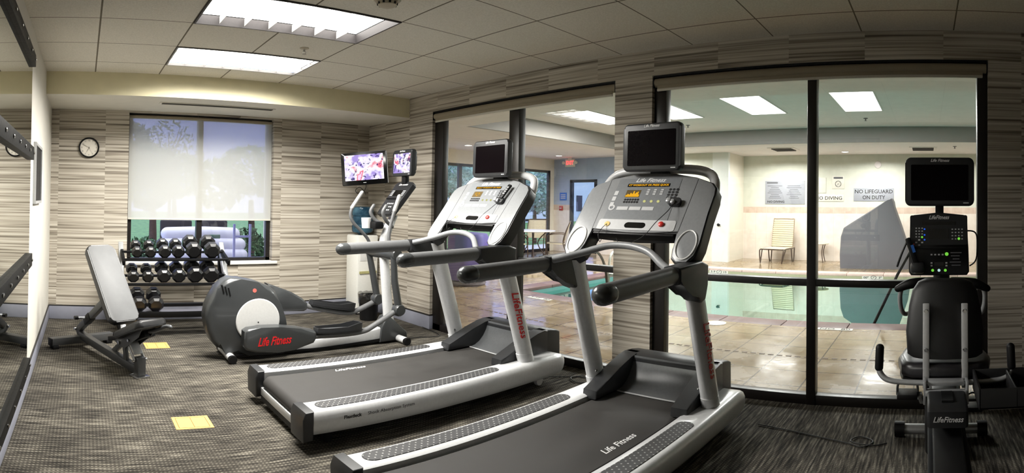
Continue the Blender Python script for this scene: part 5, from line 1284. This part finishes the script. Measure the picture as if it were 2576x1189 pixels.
def crown(nm, m, parent, blobs, n, size):
    b = MB()
    tot = sum(r**2 for _, r, _ in blobs)
    for c, r, sc in blobs:
        for k in range(int(n*r*r/tot)):
            u = random.uniform(-1, 1); a = random.uniform(0, 2*PI); q = math.sqrt(1-u*u); rr = r*(0.55+0.45*random.random()**0.4)
            P = Vector(c)+Vector((q*math.cos(a)*sc[0], q*math.sin(a)*sc[1], u*sc[2]))*rr
            x = Vector((random.gauss(0, 1), random.gauss(0, 1), random.gauss(0, 1))).normalized(); y = x.orthogonal().normalized()
            s_ = size*random.uniform(0.6, 1.3)
            b.ngon([P-x*s_, P+y*s_*0.5, P+x*s_, P-y*s_*0.5])
    return b.build(nm, m, parent)
def tree(name, label, cat, loc, th, blobs, n, size, lm, tr=0.09, group=None):
    t = thing(name, label, cat, loc, 0, group)
    MB().tube([(0, 0, 0), (0.02, 0.01, th*0.5), (0.0, 0.03, th)], [tr, tr*0.8, tr*0.55], 10, smooth=3).build('trunk', M_bark, t)
    crown('crown', lm, t, blobs, n, size); return t
S1 = (1, 1, 1)
g0 = -0.22
tree('garden_tree', 'dark leafy tree seen through the left pane of the shaded window', 'tree', (0.90, 12.3, g0), 2.4, [((0.0, 0, 2.9), 0.55, (1.1, 1, 0.9)), ((0.35, 0, 2.6), 0.35, S1)], 1300, 0.08, M_leafd, 0.13)
t = thing('garden_tree', 'thin bare twigged tree showing against the sky through the shade', 'tree', (1.85, 11.7, g0), 0)
b = MB(); b.tube([(0, 0, 0), (0.03, 0, 1.6), (0, 0, 2.6)], [0.05, 0.04, 0.02], 8, smooth=3)
for k in range(16):
    a = random.uniform(-0.9, 0.9); z = 1.6+0.07*k; L = random.uniform(0.4, 0.9)
    b.tube([(0, 0, z), (L*math.sin(a)*0.6, 0.1*math.cos(k), z+L*0.5), (L*math.sin(a), 0.15*math.cos(k), z+L)], [0.018, 0.012, 0.004], 6, smooth=2)
b.build('trunk', M_bark, t)
crown('foliage', M_leafd, t, [((0, 0, 2.9), 0.5, (1.1, 0.6, 0.9)), ((-0.4, 0, 2.6), 0.3, S1), ((0.5, 0, 2.5), 0.3, S1)], 330, 0.06)
tree('garden_tree', 'broad green tree filling the lower right of the shaded window', 'tree', (4.35, 13.5, g0), 1.6, [((0, 0, 2.35), 0.85, (1.2, 1, 0.8)), ((-0.9, 0, 2.0), 0.7, S1), ((0.8, 0, 2.2), 0.7, S1)], 3400, 0.09, M_leafm, 0.12)
tree('garden_tree', 'round green tree behind the middle of the shaded window', 'tree', (2.75, 16.2, g0), 1.6, [((0, 0, 2.3), 0.9, (1.1, 1, 0.8)), ((-0.8, 0, 1.9), 0.7, S1)], 2800, 0.09, M_leafm, 0.12)
tree('garden_tree', 'reddish trunked tree on the lawn left of the white sofa', 'tree', (1.40, 10.9, g0), 1.7, [((0, 0, 2.2), 0.5, S1)], 500, 0.07, M_leafd, 0.10)
def shrub(label, loc, r, n, m, sz=0.045, sc=S1, nm='garden_shrub'):
    t = thing(nm, label, 'shrub', loc, 0, None)
    MB().tube([(0, 0, 0), (0, 0, r*0.8)], 0.03, 8).build('stem', M_bark, t)
    crown('foliage', m, t, [((0, 0, r*0.95), r, sc)], n, sz)
shrub('dark green shrub outside, behind the small top shelf dumbbells', (0.98, 8.55, -0.2), 0.42, 1500, M_leafd, 0.045, (1, 0.9, 1.35))
shrub('pale grey green shrub beside the reddish tree trunk', (1.52, 10.2, g0), 0.42, 700, M_leafp)
shrub('dark green shrub behind the lavender garden railing', (2.72, 8.62, -0.2), 0.40, 1700, M_leafd, 0.05, (1, 0.85, 1.9))
# quilted white sofa
M_quilt = plain('white_quilted_vinyl', (222, 220, 232), 0.45, var=0.03, scale=5)
t = thing('garden_sofa', 'white quilted outdoor sofa of stacked rolls beyond the dumbbells', 'sofa', (1.78, 7.9, -0.2))
for k, (z, w, y) in enumerate(((1.06, 0.52, 0.10), (0.90, 0.60, 0.05), (0.74, 0.62, 0.0), (0.58, 0.63, -0.04), (0.42, 0.64, -0.06))):
    MB().tube([(-w, y, z), (-w*0.5, y-0.02, z+0.01), (0, y-0.03, z+0.015), (w*0.5, y-0.02, z+0.01), (w, y, z)], 0.098, 18, smooth=4, dome=True).build('cushion_roll', M_quilt, t)
MB().box((0, 0, 0.16), (1.25, 0.45, 0.32), bev=0.03).build('base', M_quilt, t)
MB().box((0.16, -0.13, 1.035), (0.17, 0.03, 0.06), bev=0.01).build('exit_reflection', plain('exit_reflection_green', (70, 100, 84), 0.5), t)  # block added to imitate the exit sign's reflection in the window glass
for lab, x, y in (('dark wicker garden chair behind the left end of the white sofa', 1.66, 9.3), ('dark wicker garden chair behind the middle of the white sofa', 2.34, 9.35)):
    t = thing('wicker_chair', lab, 'chair', (x, y, g0+0.02), 0, 'dark wicker chairs in the garden')
    M_wick = plain('dark_wicker', (44, 38, 40), 0.6, var=0.25, scale=70)
    MB().box((0, 0, 0.40), (0.56, 0.52, 0.10), bev=0.03).build('seat', M_wick, t)
    MB().box((0, 0.24, 0.80), (0.58, 0.07, 0.80), bev=0.03).build('backrest', M_wick, t)
    for s in (-1, 1):
        MB().box((s*0.28, 0, 0.60), (0.07, 0.52, 0.07), bev=0.02).build('armrest', M_wick, t)
        for q in (-1, 1): MB().box((s*0.26, q*0.23, 0.28 if q < 0 else 0.2), (0.05, 0.05, 0.56 if q < 0 else 0.40)).build('leg', M_wick, t)
t = thing('garden_railing', 'lavender metal railing outside at the right of the garden window', 'railing', (2.26, 7.45, -0.2))
M_lav = plain('lavender_paint', (150, 150, 196), 0.4, var=0.05)
for x in (-0.11, 0.13): MB().box((x, 0, 0.62), (0.03, 0.03, 1.24)).build('post', M_lav, t)
for z in (0.72, 1.06): MB().box((0.01, 0, z), (0.24, 0.022, 0.03)).build('rail', M_lav, t)
t = thing('blue_barrel', 'rounded blue barrel at the far right of the garden window', 'barrel', (3.30, 8.15, -0.2))
MB().lathe([(0.001, 0), (0.20, 0), (0.23, 0.15), (0.24, 0.55), (0.23, 0.95), (0.17, 1.12), (0.001, 1.16)], seg=28).build('drum', plain('barrel_blue', (70, 92, 150), 0.4), t)
MB().lathe([(0.235, 0.60), (0.25, 0.62), (0.235, 0.64)], seg=28, cap=False).build('hoop', plain('barrel_hoop', (52, 70, 120), 0.4), t)
# trees beyond the pool hall's windows
M_treeb = leaf_mat('blue_green_leaves', (58, 98, 92), (130, 170, 158))
for lab, x, y, z in (('tree in the garden seen left of the far treadmill screen', 12.6, 15.5, 3.2), ('leafy tree outside the pool hall, right of the far treadmill', 16.3, 14.6, 2.6), ('pale tree beyond the first pane of the pool hall windows', 15.2, 19.0, 3.6), ('tree beyond the pool hall windows, nearest to the glazed door', 19.8, 17.8, 3.2)):
    tree('courtyard_tree', lab, 'tree', (x, y, g0), z*0.62, [((0, 0, z*0.85), 1.0, (1, 1, 0.95)), ((0.7, 0.2, z*0.7), 0.7, S1), ((-0.7, 0.1, z*0.72), 0.65, S1)], 1500, 0.11, M_treeb, 0.09, 'courtyard trees')
t = thing('neighbour_building', 'pale building beyond the courtyard trees', 'building', (31, 33, g0))
MB().box((0, 0, 2.2), (34, 4, 4.4)).build('wall', plain('pale_blue_wall', (200, 208, 222), 0.7, var=0.04), t)
MB().box((0, 0, 4.5), (34.6, 4.6, 0.25)).build('roof', plain('roof_grey', (120, 124, 136), 0.7), t)
for k in range(14): MB().box((-14.3+2.2*k, -2.01, 1.7), (0.9, 0.04, 1.5)).build('window', M_glossblk, t)

# sky: a soft overcast dusk
w = bpy.data.worlds.new('dusk_sky'); SC.world = w; w.use_nodes = True
nt = w.node_tree; nt.nodes.clear()
out = nt.nodes.new('ShaderNodeOutputWorld'); bg = nt.nodes.new('ShaderNodeBackground')
tc = nt.nodes.new('ShaderNodeTexCoord'); s = sep(nt, tc.outputs['Generated'])
nt.links.new(ramp(nt, s['Z'], [(0.0, lin(140, 148, 192)), (0.10, lin(120, 132, 196)), (0.36, lin(128, 140, 202)), (0.7, lin(222, 225, 242)), (1.0, lin(232, 234, 244))]), bg.inputs[0])
bg.inputs[1].default_value = SKY
nt.links.new(bg.outputs[0], out.inputs[0])

# ------------------------------------------------------------------ camera: a stitched panorama, 109 degrees across
cd = bpy.data.cameras.new('panorama_camera'); cam = bpy.data.objects.new('panorama_camera', cd); COL.objects.link(cam)
FPX, CYP, X0P, ROLL, PITCH = 1350.67, 493.2, 211.44, 0.0194, 0.0011
cd.type = 'PANO'; cd.panorama_type = 'EQUIRECTANGULAR'
cd.longitude_min = (0-X0P)/FPX; cd.longitude_max = (2576-X0P)/FPX
cd.latitude_max = CYP/FPX; cd.latitude_min = (CYP-1189)/FPX
cd.clip_start = 0.02; cd.clip_end = 300
cr, sr, cp, sp = math.cos(ROLL), math.sin(ROLL), math.cos(PITCH), math.sin(PITCH)
Rm = Matrix(((1, 0, 0), (0, cp, -sp), (0, sp, cp))) @ Matrix(((cr, 0, sr), (0, 1, 0), (-sr, 0, cr)))   # world -> (right, forward, up)
B = Matrix(((1, 0, 0), (0, 0, 1), (0, -1, 0)))                                                        # (right, forward, up) -> camera axes
cam.matrix_world = Matrix.Translation((0, 0, 1.4085)) @ (B @ Rm).transposed().to_4x4()
SC.camera = cam
SC.view_settings.view_transform = 'Standard'; SC.view_settings.look = 'None'; SC.view_settings.gamma = 1.0
SC.view_settings.use_curve_mapping = False; SC.view_settings.exposure = EXPO
SC.cycles.use_denoising = True; SC.cycles.max_bounces = 10; SC.cycles.transparent_max_bounces = 16
SC.cycles.caustics_reflective = False; SC.cycles.caustics_refractive = False
